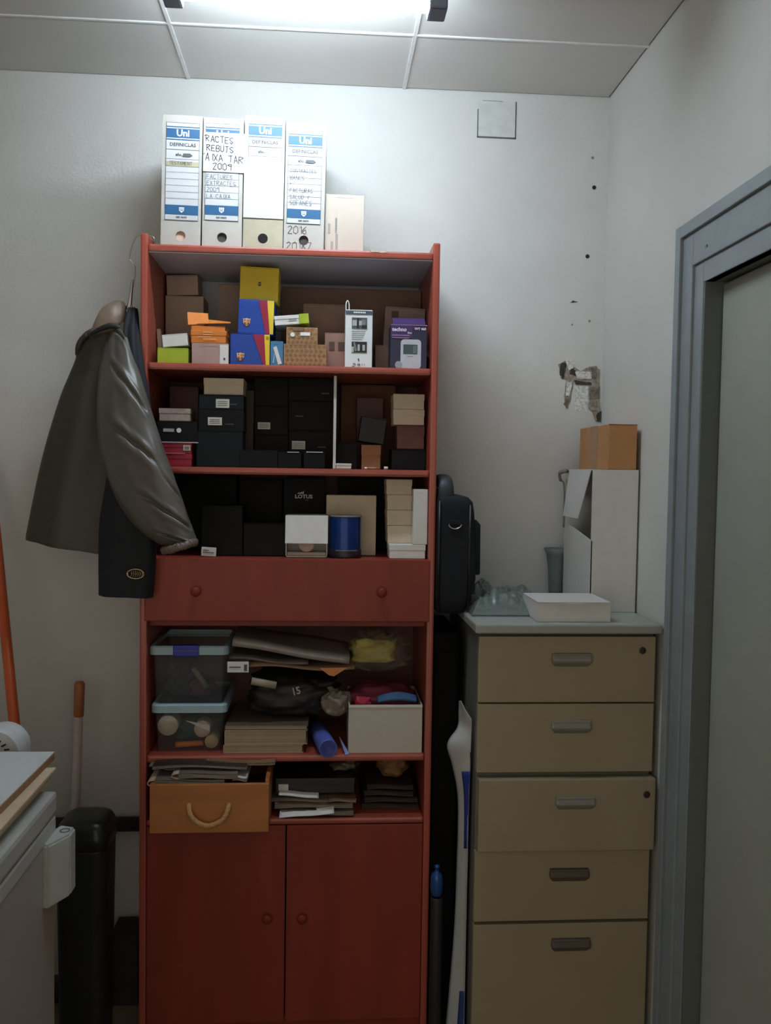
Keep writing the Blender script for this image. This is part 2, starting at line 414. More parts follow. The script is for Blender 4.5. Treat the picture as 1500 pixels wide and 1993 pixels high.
dr = obj('drawer', box_bm(.012, W-.012, YF-.006, YF+.016, 1.1256, S3, bev=.003), WOOD, bc)
for u, v in ((382, 1150), (742, 1152)): q = atY(u, v, YF); knob(dr, q.x, YF-.006, q.z)
xm = atY(556, 1700, YF).x
for xa, xb, u, v in ((.019, xm-.0015, 520, 1785), (xm+.0015, W-.019, 588, 1785)):
    dd = obj('door', box_bm(xa, xb, YF-.002, YF+.016, .085, S5-.018, bev=.002), WOOD, bc)
    q = atY(u, v, YF); knob(dd, q.x, YF-.002, q.z)
obj('plinth', box_bm(.018, W-.018, YF+.03, YF+.045, 0, .084), WOOD, bc)
q = atY(870, 942, -.30); obj('hook', tube(bm_new(), [(W-.001, -.27, q.z-.012), (W+.03, -.27, q.z-.012), (W+.044, -.27, q.z-.004), (W+.046, -.27, q.z+.008)], .004, 8), STEEL, bc, True)

# ================================================================== BOX FILES ON TOP
def box_file(label, u0, u1, v0, tilt, hole_m, Y=-.32, d=.29):
    x0 = atY(u0, 350, Y).x; x1 = atY(u1, 350, Y).x; z0 = ZT+.0015; z1 = atY((u0+u1)/2, v0, Y).z
    b = Bx(); b.w, b.d, b.h = x1-x0, d, z1-z0; b.y = -d/2-.0006
    r = b.root = thing('box_file', label, 'box file', ((x0+x1)/2, Y+d/2, z0), 0, tilt, 'white box files standing on the bookcase top')
    X, D, H = b.w/2, d/2, b.h
    bm = bm_new()
    hz, hr, n = H*.085, .0122, 24
    c = [bm.verts.new((hr*math.cos(2*math.pi*k/n), -D, hz+hr*math.sin(2*math.pi*k/n))) for k in range(n)]
    e = [bm.verts.new((hr*math.cos(2*math.pi*k/n), -D+.006, hz+hr*math.sin(2*math.pi*k/n))) for k in range(n)]
    o_ = []
    for k in range(n):
        a = 2*math.pi*k/n; q = max(abs(math.cos(a)), abs(math.sin(a)))
        o_.append(bm.verts.new((math.cos(a)/q*.02, -D, hz+math.sin(a)/q*.02)))
    for k in range(n):
        j = (k+1) % n; bm.faces.new((o_[k], o_[j], c[j], c[k])); bm.faces.new((c[k], c[j], e[j], e[k]))
    def strip(xa, xb, za, zb): bm.faces.new([bm.verts.new(p) for p in ((xa, -D, za), (xb, -D, za), (xb, -D, zb), (xa, -D, zb))])
    strip(-X, X, hz+.02, H); strip(-X, -.02, hz-.02, hz+.02); strip(.02, X, hz-.02, hz+.02); strip(-X, X, 0, hz-.02)
    for q in (((-X,-D,0),(-X,D,0),(-X,D,H),(-X,-D,H)), ((X,-D,0),(X,D,0),(X,D,H),(X,-D,H)), ((-X,D,0),(X,D,0),(X,D,H),(-X,D,H)), ((-X,-D,H),(X,-D,H),(X,D,H),(-X,D,H)), ((-X,-D,0),(X,-D,0),(X,D,0),(-X,D,0))):
        bm.faces.new([bm.verts.new(p) for p in q])
    bmesh.ops.remove_doubles(bm, verts=bm.verts[:], dist=1e-5)
    obj('body', bm, FILE, r)
    obj('finger_hole', lathe(bm_new(), [(hr*1.02, .0062), (hr*1.02, .009)], 24, 'y', (0, -D, hz)), hole_m, r)
    return b
def uni_label(b, fx0=.10, fx1=.93, ft=.94, fb=.205, ruled=6):
    L = stick(b, 'label', LABELP, fx0, fx1, fb, ft)
    y = b.y-.0009; H = b.h; xa, xb = (fx0-.5)*b.w, (fx1-.5)*b.w; xc = (xa+xb)/2; T = ft*H; Bt = fb*H; S = T-Bt
    def zz(t): return T-S*t
    bm = bm_new()
    for ta, tb in ((.048, .037), (.155, .06), (.178, .167), (.945, .845)): obj('blue_band', box_bm(xa, xb, y-.0002, y+.0005, zz(ta), zz(tb)), BLUE, L)
    for t, k in [(0, .0008), (.275, .0016), (.372, .0008), (1, .0009)]+[(.44+i*.0675, .0006) for i in range(ruled)]:
        add_box(bm, xa, xb, y-.0002, y+.0005, zz(t)-k/2, zz(t)+k/2)
    for x in (xa, xb): add_box(bm, x-.0004, x+.0004, y-.0002, y+.0005, Bt, T)
    obj('ruled_lines', bm, INKG, L)
    ftext(L, 'Uni', xc, zz(.108), .0165, LABELP, y-.0006, .05)
    ftext(L, 'system', xc, zz(.163)+.001, .0042, LABELP, y-.0006, .02)
    ftext(L, 'DEFINICLAS', xc, zz(.226), .0088, INK, y-.0006, .01)
    ftext(L, 'año......', xc-.004, zz(.327), .0068, INK, y-.0006, .03)
    ftext(L, 'REF. 96075', xc, zz(.972), .0042, INK, y-.0006, .03)
    xs, zs, e = xc, zz(.895), .0065
    poly(L, 'shield', [(xs-e, zs+e), (xs+e, zs+e), (xs+e*.9, zs-e*.3), (xs, zs-e*1.1), (xs-e*.9, zs-e*.3)], PAPER, y-.0003)
    bm = bm_new()
    for dx in (-.55, 0.0, .55): add_box(bm, xs+dx*e-.0006, xs+dx*e+.0006, y-.0012, y, zs-e*.1, zs+e*.7)
    add_box(bm, xs-e*.6, xs+e*.6, y-.0012, y, zs-e*.35, zs-e*.15)
    obj('shield_mark', bm, BLUE, L)
    return L, xa, xb, zz, y-.0012
H1 = mat('inside_pages', (205, 178, 158), .9); H2 = mat('inside_grey', (70, 66, 66), .9)
b = box_file('leftmost white box file, its label marked TESTAMENT with empty lines below', 312.5, 390, 224, .9, H1)
L, xa, xb, zz, y = uni_label(b)
stick(b, 'tape_strip', mat('yellowed_tape', (166, 161, 128), .5), .12, .92, .612, .648, L, .0012)
hand(L, 'TESTAMENT', xa+.009, zz(.435), .0082, INKL, y-.0012, .0009)
obj('ink_scribble', prism(bm_new(), [(.002, zz(.345)), (.02, zz(.347)), (.026, zz(.332)), (.02, zz(.312)), (.003, zz(.314))], y-.0004, y+.0006), INKG, L)
b = box_file('white box file with a big handwritten 2009 note over its label', 393.5, 471, 230, .6, H2)
L, xa, xb, zz, y = uni_label(b, .06, .90, .955, .215)
nt_ = stick(b, 'note', PAPERB, -.0, 1.03, .585, .885, None, .002)
yn = b.y-.0033
def note(s, fx, fz, h): hand(nt_, s, (fx-.5)*b.w, fz*b.h, h, mat('marker_black', (14, 15, 20), .6), yn, .0017, .06, -.06)
note("'RACTES", .0, .815, .0150); note('REBUTS', .09, .745, .0145); note("'AIXA TAR", -.01, .672, .0165); note('2009', .25, .605, .0155)
for s, t in (('FACTURES', .549), ('EXTRACTES', .617), ('2009', .684), ('LA CAIXA', .752)): hand(L, s, xa+.004, zz(t+.022), .0105, INKL, y, .0009, .06)
b = box_file('white box file with a blank white sheet taped over its label', 473, 551, 226, .7, DARK)
L, xa, xb, zz, y = uni_label(b, .10, .92, .965, .25)
stick(b, 'sheet', PAPERB, .0, 1.0, .235, .665, None, .002)
obj('yellowed_base', box_bm(-.5*b.w+.001, .5*b.w-.001, b.y-.0002, b.y+.0005, .001, .234*b.h), mat('yellowed_board', (170, 163, 138), .6), b.root)
b.root.children[-1]['label'] = 'yellowed lower strip of the spine'
obj('finger_hole', lathe(bm_new(), [(.0125, -.0004), (.0115, .003)], 24, 'y', (0, b.y, b.h*.085)), DARK, b.root)
b = box_file('rightmost white box file, marked 2016 and 20187 beside the finger hole', 552.5, 631, 240, .8, H2)
L, xa, xb, zz, y = uni_label(b, .07, .90, .94, .215)
for s, t, k in (('CONTRACTES', .43, .0085), ('BANCS', .51, .0095), ('Y', .565, .005), ('FACTURAS', .645, .0095), ('SALUD Y', .715, .0095), ('SOFANES', .78, .0105)): hand(L, s, xa+.006, zz(t+.022), k, INKL, y, .0009, .05)
obj('ink_scribble', prism(bm_new(), [(.0, zz(.345)), (.02, zz(.349)), (.026, zz(.332)), (.02, zz(.31)), (.001, zz(.314))], y-.0004, y+.0006), INKG, L)
for s, fz, h, dx in (('2016', .128, .0185, .10), ('20187', .004, .0185, .08)): hand(b.root, s, (dx-.5)*b.w, fz*b.h+.002, h, mat('pen_black', (22, 23, 28), .6), b.y-.0003, .0012, .04)
b = carton('carton', 'low cream carton with grey printed bars beside the box files', 'box', 633, 708, 379, -.31, .22, mat('cream_carton', (184, 172, 156), .6, .03), ZT+.001, 'tuck', tilt=.5)
ct = b.root
bm = bm_new(); Y_ = b.y-.0002
add_box(bm, -.43*b.w, -.37*b.w, Y_-.0003, Y_+.0004, .33*b.h, .5*b.h); add_box(bm, -.35*b.w, -.29*b.w, Y_-.0003, Y_+.0004, .02*b.h, .2*b.h); add_box(bm, -.23*b.w, -.17*b.w, Y_-.0003, Y_+.0004, .02*b.h, .33*b.h)
obj('printed_bars', bm, mat('print_taupe', (150, 138, 130), .7), ct)
ftext(ct, 'VODAFONE', -.22*b.w, .47*b.h, .0052, INKG, Y_-.0006, 0, up=True)

# ================================================================== SHELF 1 : small product boxes
P1 = S1+.0005
def col(n, rgb, r=.55): return mat(n, rgb, r, .04)
LIME = col('lime_card', (158, 176, 40)); ORAN = col('orange_card', (206, 120, 42)); YEL = col('yellow_card', (226, 196, 40)); BLU = col('royal_blue_card', (22, 66, 150), .4)
CRIM = col('crimson_card', (150, 30, 62), .45); SKY = col('sky_blue_card', (66, 122, 160)); PURP = col('purple_card', (66, 44, 92), .45)
A = carton('box', 'lower beige carton at the back left of the top shelf', 'box', 322, 396, 576, -.13, .1, BEIGE, P1, 'seam', group='beige cartons at the back of the top shelf')
carton('box', 'upper beige carton, topmost at the back left of the top shelf', 'box', 325, 386, 537, -.125, .09, BEIGE, A.z1+.001, 'seam', tilt=-2.5, group='beige cartons at the back of the top shelf', dz=.002)
carton('box', 'small brown card strip standing against the left side of the top shelf', 'box', 306, 317, 640, -.25, .05, KRAFT2, P1, 'tuck', tilt=-4)
A = carton('box', 'flat lime green box on the left end of the top shelf', 'box', 306, 366, 677, -.325, .09, LIME, P1, 'seam')
b = carton('box', 'small white box tilted on top of the flat lime green box', 'box', 317, 366, 650, -.32, .08, CARDW, A.z1+.005, 'seam', tilt=-6, v1=674)
A = carton('box', 'pinkish grey carton under the orange boxes on the top shelf', 'box', 373, 445, 668, -.325, .1, mat('rosy_card', (168, 140, 130), .6), P1, 'tuck')
stick(A, 'label', CARDW, .76, .99, .02, .93); stick(A, 'dot', INK, .86, .91, .22, .32, None, .0006)
b = carton('box', 'orange box with white lettering lying on the pinkish grey carton', 'box', 371, 440, 643, -.325, .1, ORAN, A.z1+.0006, 'lid', v1=668)
bm = bm_new()
for i, (a, e) in enumerate(((.35, .62), (.35, .6), (.2, .58), (.35, .72))): add_box(bm, (a-.5)*b.w, (e-.5)*b.w, b.y-.0005, b.y, b.h*(.82-.18*i), b.h*(.87-.18*i))
obj('print_lines', bm, mat('print_pale_orange', (235, 190, 140), .6), b.root)
zt = b.z1
r = thing('open_orange_box', 'open orange carton with lifted flaps, topmost of the orange stack', 'box', (b.root.location.x, b.root.location.y, zt+.0008))
obj('body', box_bm(-.044, .04, -.04, .04, 0, .012, bev=.001), ORAN, r)
P = [(-.058, .012), (.002, .012), (.0, .022), (-.05, .046), (-.06, .044)]
def flapsheet(a, b_, c, d_, m, par, name='flap'):
    a, b_, c, d_ = map(Vector, (a, b_, c, d_))
    return obj(name, sheet(bm_new(), lambda s, t: a.lerp(b_, s).lerp(d_.lerp(c, s), t), 2, 2, .0012), m, par)
flapsheet((-.052, -.041, .013), (.0, -.041, .016), (-.006, -.015, .047), (-.058, -.015, .049), ORAN, r)
flapsheet((-.03, -.042, .016), (.055, -.046, .019), (.05, -.02, .026), (-.02, -.02, .032), ORAN, r)
flapsheet((-.044, .04, .012), (.04, .04, .012), (.04, .07, .02), (-.044, .07, .02), ORAN, r)
def crest(par, x, z, s, y):
    poly(par, 'crest', [(x-s, z+s*.9), (x-s*.55, z+s*.75), (x, z+s), (x+s*.55, z+s*.75), (x+s, z+s*.9), (x+s*.85, z+s*.1), (x+s*.95, z-s*.1), (x+s*.6, z-s*.7), (x, z-s*1.15), (x-s*.6, z-s*.7), (x-s*.95, z-s*.1), (x-s*.85, z+s*.1)], mat('crest_gold', (214, 168, 96), .5), y)
    o = par.children[-1]
    bm = bm_new(); add_box(bm, x-s*.8, x-s*.08, y-.001, y, z+s*.1, z+s*.75); add_box(bm, x+s*.08, x+s*.8, y-.001, y, z+s*.55, z+s*.7); obj('white_quarter', bm, PAPER, o)
    bm = bm_new(); add_box(bm, x-s*.55, x-s*.35, y-.0014, y, z+s*.15, z+s*.7); add_box(bm, x-s*.75, x-s*.15, y-.0014, y, z+s*.35, z+s*.5)
    for k in (.12, .36, .6): add_box(bm, x+s*k, x+s*(k+.12), y-.0014, y, z+s*.1, z+s*.6)
    for k in (-.45, .2): add_box(bm, x+s*k, x+s*(k+.22), y-.0014, y, z-s*.75, z-s*.2)
    obj('red_stripe', bm, mat('crest_red', (160, 40, 44), .5), o)
    bm = bm_new()
    for k in (-.62, -.13, .42): add_box(bm, x+s*k, x+s*(k+.22), y-.0012, y, z-s*.7, z-s*.2)
    obj('blue_stripe', bm, mat('crest_blue', (40, 60, 140), .5), o)
    bm = bm_new(); lathe(bm, [(s*.2, 0), (s*.2, -.0014)], 12, 'y', (x, y, z-s*.35)); obj('ball', bm, mat('crest_ball', (225, 180, 90), .5), o)
def club_box(label, u0, u1, v0, z0, tilt, cx, cz, badge, rz=0, s=(.57, .84, .86, .93)):
    b = carton('club_gift_box', label, 'box', u0, u1, v0, -.325 if badge else -.312, .11, BLU, z0, 'seam', tilt=tilt, rz=rz, group='blue football club gift boxes')
    X, H, y = b.w, b.h, b.y
    f = lambda fx, fz: ((fx-.5)*X, fz*H)
    poly(b.root, 'crimson_stripe', [f(s[0], .985), f(s[2], .985), f(s[3]-.03, .015), f(s[1], .015)], CRIM, y-.0002)
    poly(b.root, 'yellow_stripe', [f(s[2], .985), f(.995, .985), f(.995, .015), f(s[3]-.03, .015)], YEL, y-.0002)
    crest(b.root, (cx-.5)*X, cz*H, .0098, y-.0006)
    if badge: stick(b, 'badge', mat('olive_print', (150, 140, 20), .6), .905, .975, .84, .93, None, .001)
    return b
A = club_box('lower blue club box with crest, crimson and yellow stripes', 448, 525, 650, P1, 0, .26, .28, True)
Bq = club_box('upper blue club box, slightly turned, under the yellow box', 463, 532, 583, A.z1+.002, 1.6, .24, .34, False, 0, (.56, .78, .80, .93))
b = carton('box', 'yellow box with a small dark badge, topmost of the blue boxes', 'box', 466, 541, 520, -.284, .1, YEL, Bq.z1+.0025, 'seam', tilt=1.6, v1=575)
bq = stick(b, 'badge', mat('badge_olive', (96, 84, 40), .6), .475, .545, .44, .56); stick(b, 'badge_bar', YEL, .485, .535, .495, .51, bq, .0008)
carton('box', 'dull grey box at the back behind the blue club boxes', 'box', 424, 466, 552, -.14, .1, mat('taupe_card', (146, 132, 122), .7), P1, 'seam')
b = carton('box', 'thin sky blue box with a white slanted tag beside the club boxes', 'box', 526, 551, 664, -.325, .05, SKY, P1, 'tuck')
f = lambda fx, fz: ((fx-.5)*b.w, fz*b.h)
poly(b.root, 'tag', [f(.22, .74), f(.48, .8), f(.9, .1), f(.62, .05)], CARDW, b.y-.0003)
poly(b.root, 'tag', [f(.3, .5), f(.36, .5), f(.28, .12), f(.18, .12)], mat('pale_blue_print', (150, 190, 210), .6), b.y-.0003)
# kraft boxes printed with small rings
def kraft_pattern(b, nx, nz):
    bm = bm_new()
    for i in range(nx):
        for j in range(nz):
            x = (-.5+(i+.5+(j % 2)*.3)/nx)*b.w; z = (j+.5)/nz*b.h
            if abs(x) > b.w/2-.004: continue
            s = .0028
            for dx, dz in ((-s, 0), (s, 0), (0, s), (0, -s)): add_box(bm, x+dx-.0011, x+dx+.0011, b.y-.0003, b.y+.0003, z+dz-.0011, z+dz+.0011)
    o = obj('printed_pattern', bm, mat('kraft_print', (128, 92, 60), .7), b.root); o['kind'] = 'stuff'
A = carton('box', 'lower kraft box printed with rows of small marks', 'box', 552, 635, 670, -.325, .1, KRAFT, P1, 'seam'); kraft_pattern(A, 9, 5)
b = carton('box', 'upper kraft box with a round sticker and a white tag', 'box', 557, 618, 637, -.32, .09, KRAFT, A.z1+.0006, 'tuck', v1=668); kraft_pattern(b, 7, 4)
obj('round_sticker', lathe(bm_new(), [(.0055, .0), (.0055, -.001)], 18, 'y', (-.3*b.w, b.y, .55*b.h)), PAPER, b.root); stick(b, 'tag', PAPER, .45, .76, .5, .7, None, .0003)
poly(b.root, 'flap_notch', [(-.36*b.w, b.h), (.1*b.w, b.h), (.02*b.w, b.h*.78), (-.26*b.w, b.h*.78)], KRAFT2, b.y-.0003)
zt = b.z1
b2 = carton('box', 'white box with a lime green end tilted over the kraft boxes', 'box', 534, 601, 613, -.31, .1, CARDW, zt+.0085, 'lid', tilt=-5.5, v1=634)
bm = box_bm(b2.w/2-.024, b2.w/2+.0012, -b2.d/2-.002, b2.d/2+.001, -.0005, b2.h+.0008, bev=.001); obj('lime_end', bm, LIME, b2.root)
stick(b2, 'slot', INK, .42, .66, .5, .56)
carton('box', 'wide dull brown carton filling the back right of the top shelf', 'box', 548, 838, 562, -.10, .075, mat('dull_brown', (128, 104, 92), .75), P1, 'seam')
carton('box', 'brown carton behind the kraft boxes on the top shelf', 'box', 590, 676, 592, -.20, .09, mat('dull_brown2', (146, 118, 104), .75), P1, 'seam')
b = carton('box', 'brown carton with dark printed squares behind the white tall box', 'box', 632, 674, 648, -.285, .07, mat('brown_card', (140, 106, 92), .7), P1, 'seam')
for a, c in ((.2, .45), (.62, .95)): stick(b, 'printed_square', mat('print_brown', (78, 58, 50), .8), a, c, .52, .75)
# tall white product box
b = carton('product_box', 'tall white product box with two dark photos and a hang loop', 'box', 672, 725, 603, -.33, .06, mat('white_gloss_card', (222, 226, 226), .35, .02), P1, 'tuck')
hb = stick(b, 'header_band', mat('slate_print', (72, 80, 90), .5), .01, .99, .92, .985)
bm = bm_new()
for i in range(7): add_box(bm, (-.2+i*.065)*b.w, (-.15+i*.065)*b.w, b.y-.0012, b.y, b.h*.94, b.h*.966)
obj('header_marks', bm, PAPER, hb)
PIC = mat('photo_dark', (34, 40, 42), .4); PIG = mat('photo_grey', (122, 126, 124), .5); PIL = mat('photo_light', (176, 180, 178), .5)
ph = stick(b, 'photo', mat('photo_mid', (82, 86, 86), .5, .35, 130), .24, .80, .675, .865)
stick(b, 'photo_patch', PIL, .26, .44, .72, .82, ph, .0007); stick(b, 'photo_patch', PIL, .5, .6, .73, .81, ph, .0007); stick(b, 'photo_patch', PIG, .6, .74, .74, .83, ph, .0007); stick(b, 'photo_patch', PIC, .42, .5, .68, .86, ph, .0008); stick(b, 'photo_patch', PIC, .6, .79, .68, .725, ph, .0008)
ph = stick(b, 'photo', PIC, .24, .80, .26, .45)
poly(ph, 'photo_patch', [((.3-.5)*b.w, .44*b.h), ((.36-.5)*b.w, .44*b.h), ((.44-.5)*b.w, .3*b.h), ((.36-.5)*b.w, .27*b.h)], PIG, b.y-.001); stick(b, 'photo_patch', PIL, .24, .32, .265, .36, ph, .0007); stick(b, 'photo_patch', PIL, .46, .54, .29, .4, ph, .0007); stick(b, 'photo_patch', PIL, .64, .73, .295, .395, ph, .0007)
bm = bm_new()
for fz in (.635, .60, .565, .53, .495): add_box(bm, -.26*b.w, random.uniform(.12, .26)*b.w, b.y-.0004, b.y, (fz-.007)*b.h, (fz+.007)*b.h)
obj('print_lines', bm, mat('print_line_grey', (176, 182, 184), .6), b.root)
bm = bm_new()
for x0, x1, z0, z1 in ((-.03, .02, .13, .16), (.0, .03, .11, .15), (-.2, -.12, .06, .075), (-.15, -.1, .045, .06), (-.24, -.14, .018, .03), (-.04, 0.0, .035, .07), (.01, .06, .035, .07), (.12, .14, .04, .07), (.2, .22, .04, .07)): add_box(bm, x0*b.w, x1*b.w, b.y-.0004, b.y, z0*b.h, z1*b.h)
obj('print_marks', bm, mat('print_mark', (110, 114, 114), .6), b.root)
X = -b.w/2; obj('hang_loop', tube(bm_new(), smooth_path([(X+.002, -.02, b.h-.01), (X+.0015, -.02, b.h+.014), (X+.005, -.02, b.h+.024), (X+.009, -.02, b.h+.016), (X+.0095, -.02, b.h-.002)]), .0013, 8), PAPER, b.root, True)
# purple weather station box and its neighbours
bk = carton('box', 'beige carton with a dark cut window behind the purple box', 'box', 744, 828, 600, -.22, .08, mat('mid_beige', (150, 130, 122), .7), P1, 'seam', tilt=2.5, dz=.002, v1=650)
stick_px(bk, 'window', mat('window_dark', (96, 78, 74), .8), 757, 770, 606, 619, -.22)
b = carton('product_box', 'purple box printed with a white weather station', 'box', 760, 831, 632, -.33, .07, mat('midnight_card', (44, 42, 66), .4), P1, 'tuck', PURP)
obj('open_flap', sheet(bm_new(), lambda s, t: (-b.w/2+.006+s*(b.w-.01), -b.d/2+.0+t*.03, b.h+.0008+t*.02), 4, 2, .001), PURP, b.root)
stick(b, 'purple_fade', PURP, .005, .6, .70, .985); stick(b, 'edge_line', mat('lilac_edge', (170, 140, 180), .5), .0, 1.0, .985, .998, None, .0003)
WH = mat('print_lilac_white', (228, 216, 236), .6); y = b.y-.0012
ftext(b.root, 'techno', -.46*b.w, .885*b.h, .0095, WH, y, .05, 'LEFT'); ftext(b.root, 'line', .02*b.w, .815*b.h, .0055, WH, y, .02)
ftext(b.root, 'WT 460', .31*b.w, .905*b.h, .0062, WH, y, .04)
bm = bm_new(); add_box(bm, -.46*b.w, .02*b.w, y-.0002, y+.0003, .745*b.h, .765*b.h); add_box(bm, -.46*b.w, 0, y-.0002, y+.0003, .69*b.h, .708*b.h)
obj('print_lines', bm, mat('print_mauve', (150, 120, 160), .6), b.root)
def rr2(x0, x1, z0, z1, r, k=5):
    return [(x, z) for x, z, _ in rrect(x0, x1, z0, z1, 0, r, k)]
st = obj('station_print', prism(bm_new(), rr2(-.22*b.w, .34*b.w, .0, .665*b.h, .009), b.y-.0013, b.y), mat('print_device', (190, 192, 200), .4), b.root)
obj('screen_print', prism(bm_new(), rr2(-.15*b.w, .24*b.w, .33*b.h, .55*b.h, .001), b.y-.0017, b.y), mat('print_lcd', (62, 78, 82), .3), st)
obj('screen_print', prism(bm_new(), rr2(.12*b.w, .22*b.w, .35*b.h, .53*b.h, .001), b.y-.0019, b.y), mat('print_lcd_light', (96, 110, 116), .3), st)
obj('print_line', prism(bm_new(), rr2(-.04*b.w, .12*b.w, .275*b.h, .285*b.h, .0004), b.y-.0016, b.y), INKG, st)
obj('sensor_print', lathe(bm_new(), [(.0095, 0), (.0095, -.0014)], 18, 'y', (-.27*b.w, b.y, .085*b.h)), mat('print_sensor', (150, 154, 162), .5), b.root)
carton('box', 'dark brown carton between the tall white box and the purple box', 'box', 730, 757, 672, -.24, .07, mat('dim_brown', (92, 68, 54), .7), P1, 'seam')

# ================================================================== SHELF 2 : watch boxes
P2 = S2+.0005
def wtag(b, fx, fz, w_, h_, rot=0, name='price_tag'):
    o = stick(b, name, mat('tag_grey', (196, 196, 186), .6), fx, fx+w_, fz, fz+h_)
    y = b.y-.0011; x = (fx+w_/2-.5)*b.w; z = (fz+h_/2)*b.h
    bm = bm_new()
    for k in (.22, 0, -.22): add_box(bm, x-w_*b.w*.36, x+w_*b.w*.36, y-.0002, y+.0003, z+k*h_*b.h-.0005, z+k*h_*b.h+.0005)
    obj('print_lines', bm, INKL, o); return o
def brandbar(b, fx, fz):
    bm = bm_new()
    for i in range(5): add_box(bm, (fx-.5)*b.w+i*.0042, (fx-.5)*b.w+i*.0042+.003, b.y-.0004, b.y+.0002, fz*b.h, fz*b.h+.0035)
    obj('faint_mark', bm, mat('faint_silver', (62, 64, 70), .4), b.root)
RED = col('red_box_card', (150, 26, 48), .45)
A = carton('watch_box', 'lower red box with the lid edge showing, left end of the second shelf', 'box', 306, 373, 883, -.335, .09, RED, P2, 'lid')
A2 = carton('watch_box', 'upper red box with a small white price tag', 'box', 306, 373, 862, -.335, .09, RED, A.z1+.0004, 'lid', v1=882); wtag(A2, .76, .3, .2, .5)
stick(A2, 'lid_edge', mat('pink_edge', (205, 130, 140), .6), .0, .8, .0, .06)
b = carton('watch_box', 'black box with a white strip and round sticker on the red boxes', 'box', 306, 384, 820, -.335, .1, BLACK, A2.z1+.003, 'seam', v1=858)
stick(b, 'strip', mat('strip_grey', (170, 166, 160), .6), .15, .42, .48, .64); obj('round_sticker', lathe(bm_new(), [(.006, 0), (.006, -.0008)], 18, 'y', (.04*b.w, b.y, .56*b.h)), PAPER, b.root)
obj('pale_edge', box_bm(-.5*b.w, .5*b.w+.002, -b.d/2-.002, b.d/2, -.0025, -.0002), mat('pale_edge', (206, 190, 190), .6), b.root)
carton('watch_box', 'mottled grey box on top of the black sticker box', 'box', 309, 370, 795, -.33, .09, mat('mottled_card', (156, 142, 132), .8, .2, 90), b.z1+.001, 'lid', v1=818)
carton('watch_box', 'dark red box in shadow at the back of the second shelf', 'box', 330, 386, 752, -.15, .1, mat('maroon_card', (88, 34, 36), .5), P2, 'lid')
A = carton('watch_box', 'greenish black big box under the two tagged black boxes', 'box', 382, 472, 840, -.33, .11, BLACKG, P2, 'seam')
B1 = carton('watch_box', 'black box with a price tag on the greenish black box', 'box', 386, 474, 797, -.33, .11, BLACK, A.z1+.0005, 'seam', v1=838); wtag(B1, .21, .28, .31, .36); brandbar(B1, .6, .3)
B2 = carton('watch_box', 'black box with a skewed price tag under the cream box', 'box', 387, 474, 768, -.33, .11, BLACKG, B1.z1+.0005, 'seam', v1=796); wtag(B2, .38, .1, .3, .6); brandbar(B2, .66, .3)
carton('watch_box', 'long cream box topmost above the tagged black boxes', 'box', 396, 474, 736, -.32, .1, CREAM, B2.z1+.0005, 'lid', v1=767)
carton('watch_box', 'narrow dark box standing between the two black stacks', 'box', 476, 494, 760, -.25, .1, mat('umber_card', (58, 42, 36), .6), P2, 'lid')
z = P2; 
Lb = carton('watch_box', 'low wide black box at the shelf edge before the tall black stack', 'box', 467, 540, 876, -.335, .08, BLACK, P2, 'seam')
z = P2
for i, (v0, lab, t) in enumerate(((846, 'bottom black box in the left column of the tall black stack', None), (790, 'middle black box with a grey price tag in the tall black stack', (.1, .18, .37, .24)), (732, 'top black box in the left column of the tall black stack', None))):
    q = carton('watch_box', lab, 'box', 495, 561, v0, -.24, .12, BLACK, z, 'seam', group='black watch boxes stacked on the second shelf'); z = q.z1+.0005
    if t: wtag(q, *t)
z = P2
for i, (v0, lab, t, m_) in enumerate(((838, 'bottom black box with a white price tag in the right column', (.07, .5, .3, .22), (.66, .55)), (780, 'second black box in the right column of the tall black stack', None, (.15, .45)), (728, 'top black box in the right column beside the white board', None, (.74, .3)))):
    q = carton('watch_box', lab, 'box', 562, 648, v0, -.25, .13, BLACK, z, 'seam', group='black watch boxes stacked on the second shelf'); z = q.z1+.0005
    if t: wtag(q, *t)
    brandbar(q, *m_)
for u0, u1, lab in ((541, 586, 'small black box with a bright rim, left of the front pair'), (591, 632, 'small black box with a bright rim, right of the front pair')):
    q = carton('watch_box', lab, 'box', u0, u1, 880, -.335, .06, BLACK, P2, 'seam', v1=905)
    obj('bright_rim', box_bm(-q.w*.38 if u0 > 560 else -q.w*.1, q.w*.4, -q.d/2-.0014, -q.d/2+.004, q.h-.001, q.h+.001), mat('silver_rim', (196, 206, 216), .4), q.root)
q = Bx(); a = atY(648, 908, -.335); e = atY(655, 731, -.335)
r = tag(obj('board', box_bm(-.0035, .0035, -.13, .13, 0, e.z-P2, bev=.0008), mat('white_board_edge', (208, 204, 198), .6)), 'thin white board standing on edge dividing the second shelf', 'board'); r.location = ((a.x+e.x)/2, -.2, P2)
carton('watch_box', 'small white box lying at the foot of the white board', 'box', 653, 684, 902, -.34, .05, CARDW, P2, 'lid', v1=910)
b = carton('watch_box', 'square black box right of the white board', 'box', 655, 694, 861, -.27, .09, BLACK, P2, 'seam')
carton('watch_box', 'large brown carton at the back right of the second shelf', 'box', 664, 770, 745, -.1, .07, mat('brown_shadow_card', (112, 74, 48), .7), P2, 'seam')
b = carton('watch_box', 'plain brown box under the tilted dark box', 'box', 703, 741, 866, -.27, .1, mat('tan_card', (150, 100, 66), .6), P2, 'lid')
b = carton('watch_box', 'dark box tilted on the plain brown box', 'box', 697, 746, 814, -.24, .08, mat('ink_card', (26, 24, 32), .5), b.z1+.004, 'seam', tilt=8, v1=865, dz=.003)
carton('watch_box', 'dark red box behind the tilted dark box', 'box', 694, 746, 774, -.15, .08, mat('maroon_card2', (84, 40, 36), .5), P2, 'lid')
